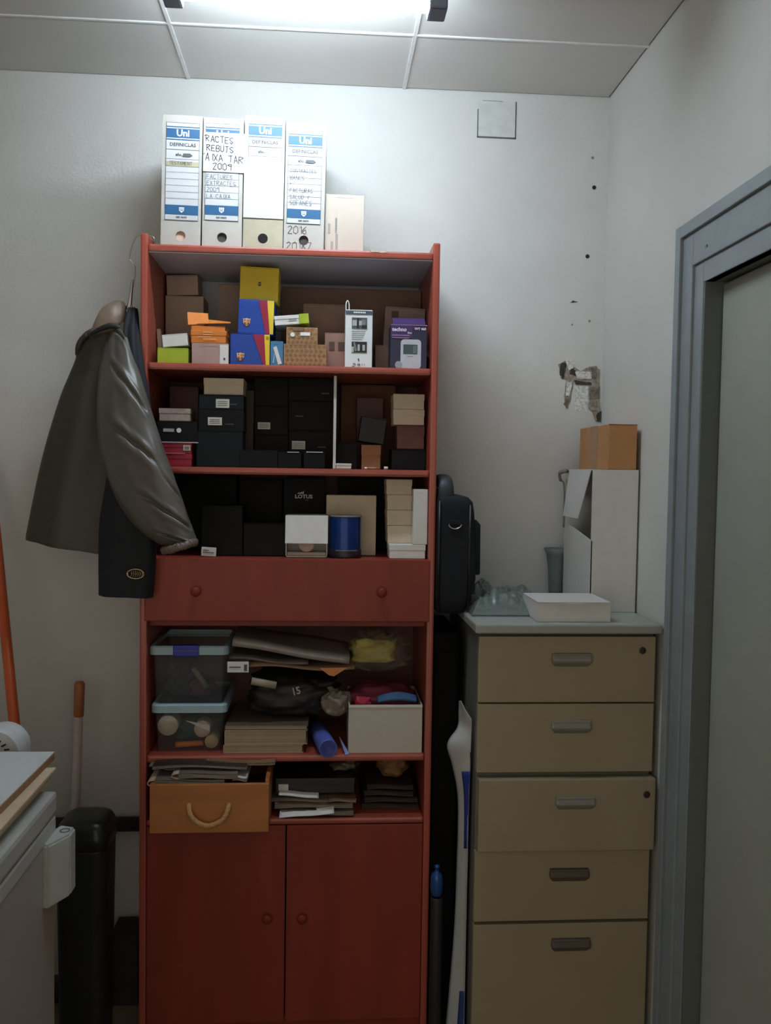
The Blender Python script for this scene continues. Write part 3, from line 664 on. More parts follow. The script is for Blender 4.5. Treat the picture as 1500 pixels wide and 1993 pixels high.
A = carton('watch_box', 'black box at the right end of the second shelf', 'box', 762, 834, 874, -.28, .1, BLACK, P2, 'seam')
A = carton('watch_box', 'dusky pink box between the black box and the cream boxes', 'box', 772, 826, 828, -.28, .09, mat('dusky_card', (112, 72, 68), .6, .1), A.z1+.0005, 'lid', v1=870)
A = carton('watch_box', 'lower cream box at the right end of the second shelf', 'box', 765, 826, 797, -.3, .09, CREAM, A.z1+.0005, 'lid', v1=826)
carton('watch_box', 'upper cream box, topmost at the right end of the second shelf', 'box', 765, 826, 767, -.3, .09, CREAM, A.z1+.0005, 'lid', v1=796)
for u, v, s, lab in ((712, 909, .0035, 'tiny white cap lying at the shelf edge'), (751, 904, .005, 'tiny white peg lying near the right end of the second shelf')):
    p = atY(u, v, -.335); tag(obj('peg', tube(bm_new(), [(p.x-s, -.335, P2+s*.7), (p.x+s, -.335, P2+s*.8)], [s*.8, s*.6], 10), PAPER, None, True), lab, 'peg')
p = atY(723, 909, -.335); tag(obj('pen', tube(bm_new(), [(p.x-.010, -.33, P2+.0026), (p.x+.009, -.33, P2+.0026), (p.x+.013, -.33, P2+.0026)], [.0025, .0025, .001], 8), mat('pen_tan', (170, 130, 100), .5), None, True), 'short tan pen lying at the edge of the second shelf', 'pen')

# ================================================================== SHELF 3 (above the drawer)
P3 = S3+.0006
carton('watch_box', 'large black box at the back left of the third shelf', 'box', 340, 460, 925, -.12, .09, BLACK, P3, 'seam')
carton('watch_box', 'black box with a white label at its foot on the third shelf', 'box', 392, 472, 984, -.30, .12, BLACK, P3, 'seam', lm=BLACKG)
p0 = atY(391, 1083, -.335)
b = carton('price_label', 'small white printed label leaning before the black boxes', 'label', 391, 420, 1066, -.335, .004, CARDW, P3, 'tuck', tilt=3, dz=.001)
stick(b, 'print_lines', INKL, .12, .5, .62, .72); stick(b, 'print_lines', INKL, .12, .85, .4, .48)
carton('watch_box', 'wide black box standing left of the flip-lid box', 'box', 474, 556, 1018, -.30, .12, BLACK, P3, 'seam')
carton('watch_box', 'black box at the back of the third shelf above the wide black box', 'box', 466, 549, 932, -.12, .1, mat('card_black2', (13, 13, 14), .6, spec=.2), P3, 'seam')
b = carton('watch_box', 'black box with a silver lotus emblem and lettering', 'box', 552, 632, 930, -.17, .12, BLACK, P3, 'seam', v1=1000)
p = atY(591, 966, -.17); x = p.x-b.root.location.x; z = p.z-P3
SIL = mat('silver_print', (216, 212, 204), .4)
ftext(b.root, 'LOTUS', x, z-.001, .0102, SIL, b.y-.0006, .04, wide=1.1); ftext(b.root, 'style', x+.008, z-.010, .0035, mat('silver_dim', (130, 128, 124), .4), b.y-.0006)
for k, (a, c, h) in enumerate(((-.019, -.012, .004), (-.013, -.005, .006), (-.006, .0, .0085))): poly(b.root, 'emblem', [(x+a, z+.007), (x+c, z+.007), (x+c, z+.007+h)], SIL, b.y-.0003)
carton('watch_box', 'flat black box high at the back above the cream square box', 'box', 658, 752, 930, -.1, .06, BLACK, P3, 'seam')
b = carton('watch_box', 'square cream box standing behind the blue spool', 'box', 635, 732, 964, -.26, .04, CREAM, P3, 'tuck')
# white flip-lid box with something round inside
x0 = atY(556, 1040, -.33).x; x1 = atY(637, 1040, -.33).x; zt = atY(596, 1003, -.33).z; zl = atY(596, 1057, -.33).z
r = thing('flip_lid_box', 'small white box with its lid hanging open and a dial inside', 'box', ((x0+x1)/2, -.30, P3)); X = (x1-x0)/2; H = zt-P3
bm = bm_new(); add_box(bm, -X, X, -.028, .04, 0, .003); add_box(bm, -X, -X+.002, -.028, .04, 0, H); add_box(bm, X-.002, X, -.028, .04, 0, H); add_box(bm, -X, X, .038, .04, 0, H); add_box(bm, -X, X, -.028, .04, H-.002, H)
obj('tray', bm, CARDW, r)
obj('lid', sheet(bm_new(), lambda s, t: (-X-.001+2*(X+.001)*s, -.031-.012*t, H-(zt-zl)*t), 4, 4, .0015), CARDW, r)
obj('cushion', box_bm(-X+.003, X-.003, -.02, .036, .003, .012, bev=.002), mat('pinkish_liner', (196, 176, 160), .8), r)
obj('dial', lathe(bm_new(), [(.0205, .0), (.022, -.006), (.019, -.009), (.018, -.0085)], 24, 'y', (.0, -.012, .034)), mat('dial_rose', (190, 160, 150), .4), r, True)
# spool of blue thread
x0 = atY(640, 1040, -.315).x; x1 = atY(703, 1040, -.315).x; R_ = (x1-x0)/2; H = atY(670, 1003, -.315).z-P3
r = thing('blue_spool', 'glossy dark blue cylindrical spool before the cream square box', 'spool', ((x0+x1)/2, -.352+R_+.004, P3))
NAVY = mat('blue_metallic', (18, 52, 120), .18, .05, metal=.35)
obj('drum', lathe(bm_new(), [(R_*.96, .002), (R_*.98, .008), (R_*.98, H-.006), (R_*.96, H-.003)], 40), NAVY, r, True)
obj('rim', lathe(bm_new(), [(R_*.9, H-.004), (R_, H-.004), (R_+.001, H-.002), (R_, H), (R_*.9, H)], 40), mat('rim_grey', (120, 120, 116), .35), r, True)
obj('base_cup', lathe(bm_new(), [(R_, 0), (R_+.0008, .002), (R_+.0008, .019), (R_*.99, .021)], 40), mat('spool_base', (34, 26, 34), .4), r, True)
a = math.radians; n = 12
obj('band', sheet(bm_new(), lambda s, t: ((R_+.0012)*math.cos(a(-125+80*s)), (R_+.0012)*math.sin(a(-125+80*s)), .018+.003*t), 12, 1, .0006), mat('band_grey', (110, 104, 112), .3), r)
# right stack of white boxes
b = carton('watch_box', 'low white box carrying the white stack at the shelf end', 'box', 757, 828, 1060, -.345, .09, CARDW, P3, 'lid', v1=1088); z = b.z1+.0005; zw = z
for v0, lab in ((1023, 'lowest of the four small cream boxes stacked at the right'), (993, 'second from bottom of the four small cream boxes'), (963, 'third from bottom of the four small cream boxes'), (933, 'topmost of the four small cream boxes')):
    b = carton('watch_box', lab, 'box', 752+random.uniform(-1.5, 1.5), 802, v0, -.31, .09, CREAM, z, 'lid', group='small cream boxes stacked on the third shelf'); z = b.z1+.0005
b = carton('watch_box', 'tall white box standing on the low white box', 'box', 804, 833, 952, -.345, .05, CARDW, zw, 'tuck', v1=1057)

# ================================================================== SHELF 4 (below the drawer)
P4 = S4+.0006
CLR = clear('clear_plastic', (150, 156, 158), .12, .12); LIDP = mat('lid_plastic', (150, 176, 186), .35, .04)
def tub(label, u0, u1, v0, v1, z0, lidm, Yc=-.335, dep=.25, lid_over=.006):
    xa = atY(u0, (v0+v1)/2, Yc).x; xb = atY(u1, (v0+v1)/2, Yc).x; h = atY((u0+u1)/2, v0, Yc).z-z0
    r = thing('storage_tub', label, 'storage box', ((xa+xb)/2, Yc+dep/2, z0), group='clear storage tubs stacked on the lower shelf'); X, D = (xb-xa)/2, dep/2
    bm = bm_new(); ins = .008; hb = h-.013
    loft(bm, [rrect(-X+ins+.006, X-ins-.006, -D+ins+.004, D-ins-.004, .0, .012), rrect(-X+ins, X-ins, -D+ins, D-ins, hb, .014), rrect(-X+ins+.0015, X-ins-.0015, -D+ins+.0015, D-ins-.0015, hb, .013), rrect(-X+ins+.0075, X-ins-.0075, -D+ins+.0055, D-ins-.0055, .002, .011)])
    obj('tub_body', bm, CLR, r, True)
    bm = loft(bm_new(), [rrect(-X+.003, X-.003, -D+.003, D-.003, hb-.009, .014), rrect(-X, X, -D, D, hb-.009, .016), rrect(-X, X, -D, D, h-.004, .016), rrect(-X+.003, X-.003, -D+.003, D-.003, h, .014), rrect(-X+.012, X-.012, -D+.012, D-.012, h, .01), rrect(-X+.012, X-.012, -D+.012, D-.012, h-.003, .01)], False, False)
    o = obj('tub_lid', bm, lidm, r)
    obj('lid_window', loft(bm_new(), [rrect(-X+.012, X-.012, -D+.012, D-.012, h-.004, .01), rrect(-X+.012, X-.012, -D+.012, D-.012, h-.0025, .01)]), CLR, o)
    return r, X, D, h
rl, X, D, h = tub('lower clear tub holding pale rolls and green and orange bits', 293, 441, 1371, 1468, P4, LIDP)
yr = rl.location.y-D+.020
def cpos(u, v): q = atY(u, v, yr); return q.x-rl.location.x, q.z-P4
cont = [(*cpos(326, 1413), .0255, CREAM, 'cream'), (*cpos(393, 1420), .0205, CREAM, 'cream'), (*cpos(411, 1444), .0172, mat('roll_tan', (190, 168, 130), .7), 'tan')]
for i, (x, z, rr, m, nm) in enumerate(cont):
    o = tag(obj('thread_roll', lathe(bm_new(), [(rr, 0), (rr*1.02, .002), (rr*1.02, .05), (rr*.9, .052)], 20, 'y', (x, 0, 0)), m, None, True), ['largest pale roll at the left inside the lower tub', 'pale roll at the upper right inside the lower tub', 'small tan roll at the right foot inside the lower tub'][i], 'roll', 'rolls inside the lower tub'); o.location = (rl.location.x, rl.location.y-D+.022, P4+z)
def lump(name, label, cat, c, r3, m, amp=.35, fr=1.8, seed=1, sq=2.6, n=22):
    o = tag(obj(name, blob(bm_new(), (0, 0, r3[2]), *r3, amp, fr, seed, n, sq), m, None, True), label, cat); o.location = c; return o
lump('cloth', 'crumpled dark green cloth inside the lower tub', 'cloth', (rl.location.x, rl.location.y-.02, P4+.004), (.045, .05, .03), mat('green_cloth', (28, 62, 44), .8), seed=3)
o = tag(obj('tube', tube(bm_new(), [(-.036, 0, 0), (-.016, .001, .001), (.034, .004, .003)], [.0075, .0075, .007], 12), ORAN, None, True), 'orange tube lying at the bottom of the lower tub', 'tube'); o.location = (rl.location.x-.002, rl.location.y-D+.03, P4+.0125)
o = tag(obj('paper_slip', sheet(bm_new(), lambda s, t: (s*.06-.01, .002*t, .074-.012*s-(1-t)*.016*s), 4, 2, .0008), CARDW), 'white paper slip wedged under the lid of the lower tub', 'paper'); o.location = (rl.location.x, rl.location.y-D+.018, P4+.004)
zt = P4+h+.0008
ru, X, D, h = tub('upper clear tub with light blue lid and dark blue clip', 289, 444, 1258, 1385, zt, LIDP)
obj('clip', box_bm(-.039, .026, -D-.004, -D+.012, h-.026, h+.003, bev=.003), mat('clip_blue', (36, 40, 150), .4), ru)
o = ru.children[-1]; obj('clip_ridge', box_bm(-.037, .024, -D-.0055, -D-.003, h-.012, h-.008), mat('clip_blue2', (70, 60, 160), .4), o)
for dx, dz, s3, m, lab, sd in ((-.03, .002, (.035, .05, .036), mat('slate_cloth', (46, 48, 62), .8), 'slate blue bundle at the left inside the upper tub', 5), (.02, .002, (.03, .05, .024), mat('plum_cloth', (84, 44, 70), .8), 'plum coloured bundle in the middle inside the upper tub', 8)):
    lump('cloth', lab, 'cloth', (ru.location.x+dx, ru.location.y-.04, zt+dz+.002), s3, m, seed=sd)
o = tag(obj('roll', tube(bm_new(), [(-.005, 0, .085), (.03, .0, .035)], .0075, 14), mat('olive_grey', (104, 104, 86), .6), None, True), 'grey green tube slanting inside the upper tub', 'tube'); o.location = (ru.location.x+.012, ru.location.y-D+.034, zt)
# books
z = P4
for u0, u1, v0, lab, m in ((434, 590, 1449, 'bottom book of the stack on the lower shelf', 1), (437, 598, 1421, 'thick second book of the stack on the lower shelf', 1), (438, 600, 1411, 'thin dark book topmost on the lower shelf stack', 0)):
    Yb = -.34; xa = atY(u0, v0+15, Yb).x; xb = atY(u1, v0+15, Yb).x; zz_ = atY((u0+u1)/2, v0, Yb).z; hh = zz_-z
    r = thing('book', lab, 'book', ((xa+xb)/2, Yb+.11, z), random.uniform(-1, 1), 0, 'books stacked flat on the lower shelf'); X = (xb-xa)/2
    bm = bm_new(); add_box(bm, -X, X, -.11, .11, 0, .0018); add_box(bm, -X, X, -.11, .11, hh-.0022, hh-.0002); add_box(bm, -X, -X+.002, -.11, .11, 0, hh-.0002)
    obj('cover', bm, mat('cover_pale' if m else 'cover_dark', (168, 150, 128) if m else (92, 78, 66), .5), r)
    bm = bm_new(); k = max(2, int(hh/.003))
    for i in range(k): add_box(bm, -X+.002, X-.003-random.random()*.001, -.108-random.random()*.0012, .108, .0018+i*(hh-.004)/k, .0018+(i+.96)*(hh-.004)/k)
    pg = obj('pages', bm, mat('page_edge', (160, 142, 118), .8), r); z = zz_+.0004
zbook = z
# dark bag bundle with a printed 15, paper, plastic sleeves
DKC = mat('dark_fabric', (34, 28, 28), .55, .2)
b = lump('garment', 'dark folded garment with a printed 15 lying on the books', 'clothing', (atY(570, 1350, -.2).x, -.205, zbook+.001), (.115, .10, .055), DKC, .16, 2.2, 11, 3.2, 30)
p = atY(576, 1346, -.32)
ft = ftext(b, '15', 0, 0, .019, mat('print_white_faded', (170, 162, 156), .7), 0, .04, wide=.9)
ft.location = (p.x-b.location.x, -.113, p.z-b.location.z); ft.rotation_euler = (0, math.radians(-14), 0)
lump('garment', 'pale grey crumpled cloth draped beside the white open box', 'cloth', (atY(655, 1335, -.30).x, -.295, atY(655, 1385, -.30).z-.012), (.035, .03, .034), mat('pale_grey_cloth', (128, 118, 106), .8), .4, 1.7, 21, 2.2)
o = tag(obj('rolled_paper', tube(bm_new(), [atY(489, 1325, -.33), atY(537, 1334, -.325)], [.0095, .010], 14), mat('parchment', (150, 140, 120), .7), None, True), 'short pale paper roll in front of the dark garment', 'paper')
bq = carton('tag_card', 'small white barcode card sticking out right of the upper tub', 'card', 442, 484, 1288, -.34, .003, CARDW, atY(463, 1309, -.34).z, 'tuck')
stick(bq, 'barcode', INKL, .78, .92, .15, .75); stick(bq, 'print_lines', INKL, .1, .62, .45, .55)
def slab(name, label, cat, c4, Y, dep, m, th=.006, wav=.003):
    """long flat packet whose front edge runs from pixel a to pixel b"""
    a = atY(*c4[0], Y); e = atY(*c4[1], Y)
    return tag(obj(name, sheet(bm_new(), lambda s, t: (a.x+(e.x-a.x)*s, Y+dep*t, a.z+(e.z-a.z)*s+wav*math.sin(7*s+3*t)+.004*t), 16, 5, th), m, None, True), label, cat)
PLG = mat('grey_film', (150, 142, 138), .25, .1)
slab('plastic_sleeve', 'long grey plastic sleeve sloping down across the lower shelf', 'sleeve', ((452, 1251), (680, 1287)), -.325, .2, PLG, .017, .002)
slab('plastic_sleeve', 'second grey plastic sleeve beneath the long sloping one', 'sleeve', ((446, 1281), (600, 1293)), -.315, .2, mat('grey_film2', (104, 98, 88), .3, .1), .006)
slab('envelope', 'tan paper envelope under the grey sleeves', 'envelope', ((484, 1297), (690, 1303)), -.33, .2, mat('tan_paper', (142, 112, 84), .7), .004, .004)
a0 = atY(640, 1301, -.333); tag(obj('paper_corner', prism(bm_new(), [(p.x, p.z) for p in (atY(622, 1300, -.334), atY(640, 1314, -.334), (atY(650, 1316, -.334)), atY(676, 1299, -.334))], -.336, -.3345), mat('orange_paper', (196, 124, 72), .7)), 'orange brown paper corner folded over the front', 'paper')
# yellow cloth in cellophane
zc = atY(730, 1293, -.26).z
lump('bag_contents', 'khaki yellow cloth wrapped in cellophane at the top right', 'cloth', (atY(728, 1260, -.26).x, -.22, zc), (.062, .055, .033), mat('khaki_cloth', (176, 162, 92), .7), .2, 1.9, 31, 3.2)
lump('cellophane_bag', 'crinkled clear cellophane bag around the khaki cloth', 'bag', (atY(738, 1260, -.26).x, -.215, zc-.024), (.074, .07, .052), clear('cellophane', (170, 166, 150), .13, .1), .4, 3.2, 33, 2.6, 34)
# white open box with red and blue cloth
b = carton('open_box', 'white open-topped box holding red and blue cloths', 'box', 678, 821, 1372, -.345, .2, mat('white_open_card', (190, 182, 168), .6, .03), P4, 'open', v1=1467)
obj('rim_fold', box_bm(-b.w/2, b.w/2, -b.d/2-.0015, -b.d/2, b.h-.006, b.h-.001), CARDW, b.root)
lump('cloth', 'dark red cloth bundled in the white open box', 'cloth', (b.root.location.x-.005, -.235, P4+.06), (.088, .08, .048), mat('wine_cloth', (112, 36, 56), .8), .14, 2, 41, 3.4, 28)
a = b.root.location.x
tag(obj('cloth', sheet(bm_new(), lambda s, t: (a-.02+.10*s, -.338+.02*t-.006*math.sin(3*s), P4+b.h+.003+.016*math.sin(2.6*s+.2)*(.6+.4*t)+.008*t), 20, 6, .006), mat('denim_cloth', (48, 84, 122), .7), None, True), 'blue cloth edge folded over the rim of the white open box', 'cloth')
lump('cloth', 'bright crimson cloth corner at the left of the white open box', 'cloth', (atY(706, 1360, -.33).x, -.322, P4+b.h-.012), (.02, .012, .014), mat('crimson_cloth', (168, 38, 66), .75), .3, 2, 45, 2.4, 16)
# blue roll
p = atY(639, 1452, -.385); rr = .0235
r = thing('blue_roll', 'rolled blue plastic sheet with its end poking out over the shelf', 'roll', (p.x, -.385, P4+rr+.0004))
BL2 = mat('periwinkle_plastic', (84, 98, 176), .4)
obj('roll_wall', lathe(bm_new(), [(rr*.82, .004), (rr*.94, 0), (rr, .003), (rr*.98, .1), (rr*.9, .30)], 28, 'y'), BL2, r, True)
bm = bm_new()
for k in range(5): tube(bm, [((.0185-.0035*k)*math.cos(.3*i+k), -.0005, (.0185-.0035*k)*math.sin(.3*i+k)) for i in range(20)], .0008, 6)
obj('roll_spiral', bm, mat('periwinkle_dark', (66, 76, 150), .5), r)
r.rotation_euler = (0, 0, math.radians(10))
a0, a1, a2 = atY(661, 1446, -.35), atY(680, 1467, -.372), atY(672, 1470, -.372)
tag(obj('sheet', sheet(bm_new(), lambda s, t: Vector((a0.x, -.30, P4+.03)).lerp(Vector((a1.x, -.362, P4+.0035)), s)+Vector((-.010*t*s, 0, -.003*t)), 6, 2, .001), mat('pale_blue_film', (130, 146, 190), .4)), 'pale blue plastic strip between the blue roll and white box', 'plastic strip')

# ================================================================== SHELF 5
P5 = S5+.0006
Yd = -.445; xa = atY(291, 1560, Yd).x; xb = atY(523, 1560, Yd).x; zt = atY(405, 1527, Yd).z; z0 = P5+.001
r = thing('wooden_tray_drawer', 'loose wooden drawer with a rope handle, full of magazines', 'drawer', ((xa+xb)/2, Yd, z0)); X = (xb-xa)/2; H = zt-z0
HW = mat('honey_wood', (172, 108, 54), .5, .14, 16, stretch=(.15, 1, 1))
obj('front_panel', box_bm(-X, X, 0, .012, 0, H, bev=.0015), HW, r)
for s in (-1, 1): obj('side_panel', box_bm(min(s*X, s*(X-.010)), max(s*X, s*(X-.010)), .012, .40, 0, H+(.008 if s > 0 else 0), bev=.001), HW, r)
obj('base_panel', box_bm(-X+.01, X-.01, .012, .40, .004, .009), HW, r); obj('rear_panel', box_bm(-X+.01, X-.01, .39, .40, .009, H), HW, r)
c0, c1, c2 = (atY(368, 1567, Yd)-r.location, atY(405, 1603, Yd)-r.location, atY(445, 1567, Yd)-r.location)
ROPE = mat('rope', (186, 142, 92), .85, .2, 200, .6)
pts = smooth_path([(c0.x, .006, c0.z), (c0.x, -.006, c0.z-.003), (c0.x+.005, -.014, c0.z-.018), (c0.x+.018, -.016, c0.z-.034), (c1.x, -.015, c1.z), (c2.x-.018, -.016, c2.z-.034), (c2.x-.005, -.014, c2.z-.018), (c2.x, -.006, c2.z-.003), (c2.x, .006, c2.z)], 6)
o = obj('rope_handle', tube(bm_new(), pts, .006, 12), ROPE, r, True)
bm = bm_new()
for ph in (0, 2.1, 4.2):
    q = []
    for i in range(1, len(pts)-1):
        t = (pts[i+1]-pts[i-1]).normalized(); n1 = t.cross(Vector((0, 1, .2))).normalized(); n2 = t.cross(n1)
        q.append(pts[i]+n1*.0045*math.cos(i*.7+ph)+n2*.0045*math.sin(i*.7+ph))
    tube(bm, q, .0022, 6)
obj('rope_strand', bm, ROPE, o, True)
def magazine(label, u0, u1, v, Y, m, fold=0, dep=.2, th=.006, sag=0.0, rz=0, z=None, pm=None, name='magazine', group='magazines and papers on the bottom shelf'):
    a = atY(u0, v, Y); e = atY(u1, v, Y); L_ = e.x-a.x; zb = a.z if z is None else z
    r = thing(name, label, 'magazine', ((a.x+e.x)/2, Y+dep/2, zb), rz, 0, group)
    def f(k, o_): return lambda s, t: (-L_/2+L_*s, -dep/2+dep*t, o_+sag*math.sin(math.pi*s)+.002*math.sin(5*s+k+2*t))
    lo = obj('cover', sheet(bm_new(), f(0, .0005), 14, 3, .001), m, r); 
    k = max(2, int(th/.002))
    bm = bm_new()
    for i in range(k): sheet(bm, f(.25*i, .0015+i*th/k), 14, 2, th/k*.55)
    obj('pages', bm, pm or mat('newsprint', (150, 138, 124), .8), r)
    obj('cover', sheet(bm_new(), f(.6, th+.002), 14, 3, .001), m, r)
    if fold:                                  # rounded fold at the left end
        bm = bm_new(); 
        sheet(bm, lambda s, t: (-L_/2-.0+.012*-math.sin(math.pi*s)*1.4, -dep/2+dep*t, .001+(th+.002)*.5*(1-math.cos(math.pi*s))), 10, 2, .0016)
        obj('fold', bm, mat('newsprint_edge', (190, 172, 150), .7), r)
    return r
MG = mat('mag_grey', (112, 102, 92), .5); MD = mat('mag_dark', (46, 40, 36), .4); MB = mat('mag_brown', (120, 92, 66), .6)
zt_ = P5
magazine('folded newspaper curling at the left over the drawer front', 300, 436, 1522, -.425, MG, 1, .3, .013, .0, 0, zt-.012)
magazine('folded magazine with a white edge in the middle of the drawer', 345, 460, 1521, -.42, MG, 1, .28, .010, .0, 1, zt+.006)
magazine('short stack of white leaflets at the right of the drawer', 455, 483, 1516, -.41, CARDW, 0, .2, .006, 0, -2, zt-.004)
magazine('long dark wavy magazine lying across the top of the drawer', 296, 480, 1503, -.40, MD, 0, .28, .006, .004, 0, zt+.022)
magazine('brown paper folder sliding off the top of the drawer pile', 405, 540, 1500, -.38, MB, 0, .25, .004, -.004, -3, zt+.029)
slab('folder', 'thin grey folder sagging on top of the drawer pile', 'folder', ((290, 1492), (345, 1498)), -.38, .2, MG, .003, .003)
# papers to the right of the drawer
zs = P5
slab('paper_sheet', 'white paper sheet sticking out at the shelf edge, lowest in the pile', 'paper', ((543, 1592), (650, 1583)), -.385, .25, CARDW, .002, .001)
for i, (u0, u1, th, m, lab) in enumerate(((548, 688, .011, MD, 'dark magazine at the bottom of the pile beside the drawer'), (532, 684, .009, MB, 'brown magazine with pale edges in the pile beside the drawer'), (530, 640, .006, MG, 'grey magazine protruding left in the pile beside the drawer'), (636, 690, .006, MB, 'short tan brochure at the right of the pile'))):
    if i < 3: magazine(lab, u0, u1, 1575, -.355+.01*i, m, 0, .24, th, 0, (0, 1.5, -1.5)[i], zs+.006); zs += th+.004
    else: magazine(lab, u0, u1, 1570, -.34, m, 0, .2, th, 0, 2, zs-.004)
slab('paper_sheet', 'white sheet edge peeking under the black case', 'paper', ((542, 1547), (620, 1553)), -.35, .22, CARDW, .003, .0008)
b = carton('black_case', 'flat black case with a white tag on the papers', 'case', 536, 690, 1515, -.32, .22, mat('case_black', (26, 24, 24), .4), zs+.012, 'lid', v1=1545)
stick_px(b, 'white_tag', CARDW, 542, 561, 1526, 1538, -.32)
zz_ = P5
for i in range(4):
    th = .009; magazine(['lowest dark magazine of the right pile on the bottom shelf', 'second dark magazine of the right pile on the bottom shelf', 'third dark magazine of the right pile on the bottom shelf', 'top dark magazine of the right pile on the bottom shelf'][i], 704+3*i, 814-4*i, 1560, -.30+.008*i, mat('mag_umber', (58, 48, 44), .5), 0, .2, th, 0, (0, 2, -2, 1)[i], zz_, mat('pages_dim', (74, 64, 58), .8)); zz_ += th+.0055
p = atY(760, 1505, -.25)
lump('paper_bag', 'crumpled brown paper bag on the right dark magazines', 'bag', (p.x+.005, -.2, zz_), (.04, .06, .036), mat('bag_brown', (132, 96, 58), .75), .35, 1.8, 51, 2.3, 18)
lump('paper_wad', 'crumpled grey film above the black case', 'plastic film', (atY(672, 1490, -.25).x, -.22, zs+.048), (.035, .06, .017), mat('wad_grey', (100, 92, 78), .4), .4, 2.2, 53, 2.2, 18)

# ================================================================== JACKETS on a hanger
def ell(c0, c1, Yc, b_, vL, vR, n, fn=None, skew=0.0):
    """one horizontal ring between two photo columns at plane Yc"""
    A_ = atY(c0, vL, Yc); B_ = atY(c1, vR, Yc); out = []
    cx, a_ = (A_.x+B_.x)/2, (B_.x-A_.x)/2
    for i in range(n):
        ph = 2*math.pi*i/n; cs, sn = math.cos(ph), math.sin(ph)
        q = fn(ph) if fn else 0
        sg = lambda v: math.copysign(abs(v)**.85, v)
        out.append(Vector((cx+(a_+q*.6)*sg(cs), Yc+(b_+q)*sg(sn)+skew*((1-cs)/2)**1.5, A_.z+(B_.z-A_.z)*(cs+1)/2)))
    return out
def interp_rows(rows, n):
    out = []
    m = len(rows)-1
    for j in range(n+1):
        t = j/n*m; i = min(int(t), m-1); f_ = t-i
        r0, r1, r2, r3 = rows[max(i-1, 0)], rows[i], rows[i+1], rows[min(i+2, m)]
        out.append([.5*((2*b1)+(c1-a1)*f_+(2*a1-5*b1+4*c1-d1)*f_*f_+(3*b1-a1-3*c1+d1)*f_**3) for a1, b1, c1, d1 in zip(r0, r1, r2, r3)])
    return out
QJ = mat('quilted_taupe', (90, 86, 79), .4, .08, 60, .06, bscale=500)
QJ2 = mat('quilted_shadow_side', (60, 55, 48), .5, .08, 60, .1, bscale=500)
jk = thing('quilted_jacket', 'grey brown quilted jacket hanging from the bookcase corner', 'jacket', (-.05, -.25, 1.28))
def jobj(name, bm, m):
    o = obj(name, bm, m, None, True); o.parent = jk; o.location = -Vector(jk.location); return o
rows = [(618, 618, 200, 258, -.235, .03), (640, 636, 180, 262, -.235, .045), (652, 646, 163, 264, -.23, .058), (672, 668, 151, 266, -.225, .066), (702, 700, 150, 268, -.22, .075), (735, 735, 138, 269, -.218, .082), (780, 780, 121, 270, -.215, .09), (870, 870, 95, 272, -.21, .1), (960, 962, 75, 272, -.21, .11), (1030, 1050, 62, 270, -.21, .115), (1046, 1082, 61, 268, -.21, .115)]
N = 96; R2 = interp_rows(rows, 60); rings = []
for j, (vL, vR, uL, uR, Yc, b_) in enumerate(R2):
    s = j/60
    def fn(ph, s=s): return .004*math.sin(3*ph+4*s)+.006*s*math.sin(7*ph+2*s)+.003*noise.noise(Vector((math.cos(ph)*2, math.sin(ph)*2, s*7)))
    rings.append(ell(uL, uR, Yc, b_, vL, vR, N, fn))
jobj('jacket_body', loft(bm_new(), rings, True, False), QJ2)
rows = [(634, 626, 212, 244, -.31, .016), (648, 642, 196, 250, -.345, .03), (690, 690, 182, 261, -.39, .04), (780, 780, 172, 288, -.435, .05), (870, 872, 178, 318, -.465, .055), (960, 962, 206, 350, -.485, .056), (1025, 1025, 246, 374, -.495, .054), (1060, 1054, 292, 382, -.50, .044), (1068, 1060, 318, 380, -.50, .03)]
NR = 220; N = 160; R2 = interp_rows(rows, NR); rings = []
CRE = [(.125, -1.75, -.7), (.30, -1.75, -.35), (.47, -1.9, -.75), (.50, -.75, .1), (.64, -1.7, -.2), (.80, -1.75, -.55), (.90, -1.2, -.3)]     # stitched creases: start, from angle, to angle
for j, (vL, vR, uL, uR, Yc, b_) in enumerate(R2):
    s = j/NR
    def fn(ph, s=s):
        ph = ph-2*math.pi if ph > math.pi/2 else ph
        e = min(1, (1-s)*10)*min(1, s*9)
        q = .005*noise.noise(Vector((ph*1.1, s*6, 2)))+.0025*noise.noise(Vector((ph*3, s*15, 7)))
        for k, (c, p0, p1) in enumerate(CRE):
            wn = max(0, min(1, (ph-p0)*4))*max(0, min(1, (p1-ph)*4))
            d = s-(c+.095*(ph+1.5)+.008*noise.noise(Vector((ph*4, k, 1))))
            q += wn*(-.0085*math.exp(-(d/.0085)**2)+.0045*math.exp(-((d+.022)/.016)**2)+.004*math.exp(-((d-.028)/.02)**2))
            dp = math.hypot((ph-p1+.12)*.10, d); q -= .006*math.exp(-(dp/.012)**2)*wn      # pucker at the end of the seam
        return q*e
    rings.append(ell(uL, uR, Yc, b_, vL, vR, N, fn, .085))
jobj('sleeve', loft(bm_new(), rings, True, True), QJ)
def P_(u, v, y): return atY(u, v, y)
pts = smooth_path([P_(318, 1072, -.50), P_(334, 1069, -.535), P_(352, 1064, -.545), P_(370, 1058, -.53), P_(379, 1055, -.50), P_(366, 1058, -.465), P_(340, 1066, -.46), P_(318, 1072, -.49)], 8)
bm = bm_new(); tube(bm, [p+Vector((0, 0, .0025*math.sin(i*1.9))) for i, p in enumerate(pts)], .0085, 12)
jobj('cuff', bm, mat('cuff_brown', (108, 92, 84), .4))
COLR = mat('collar_tan', (128, 110, 94), .5, .08, 60, .1)
rings = []
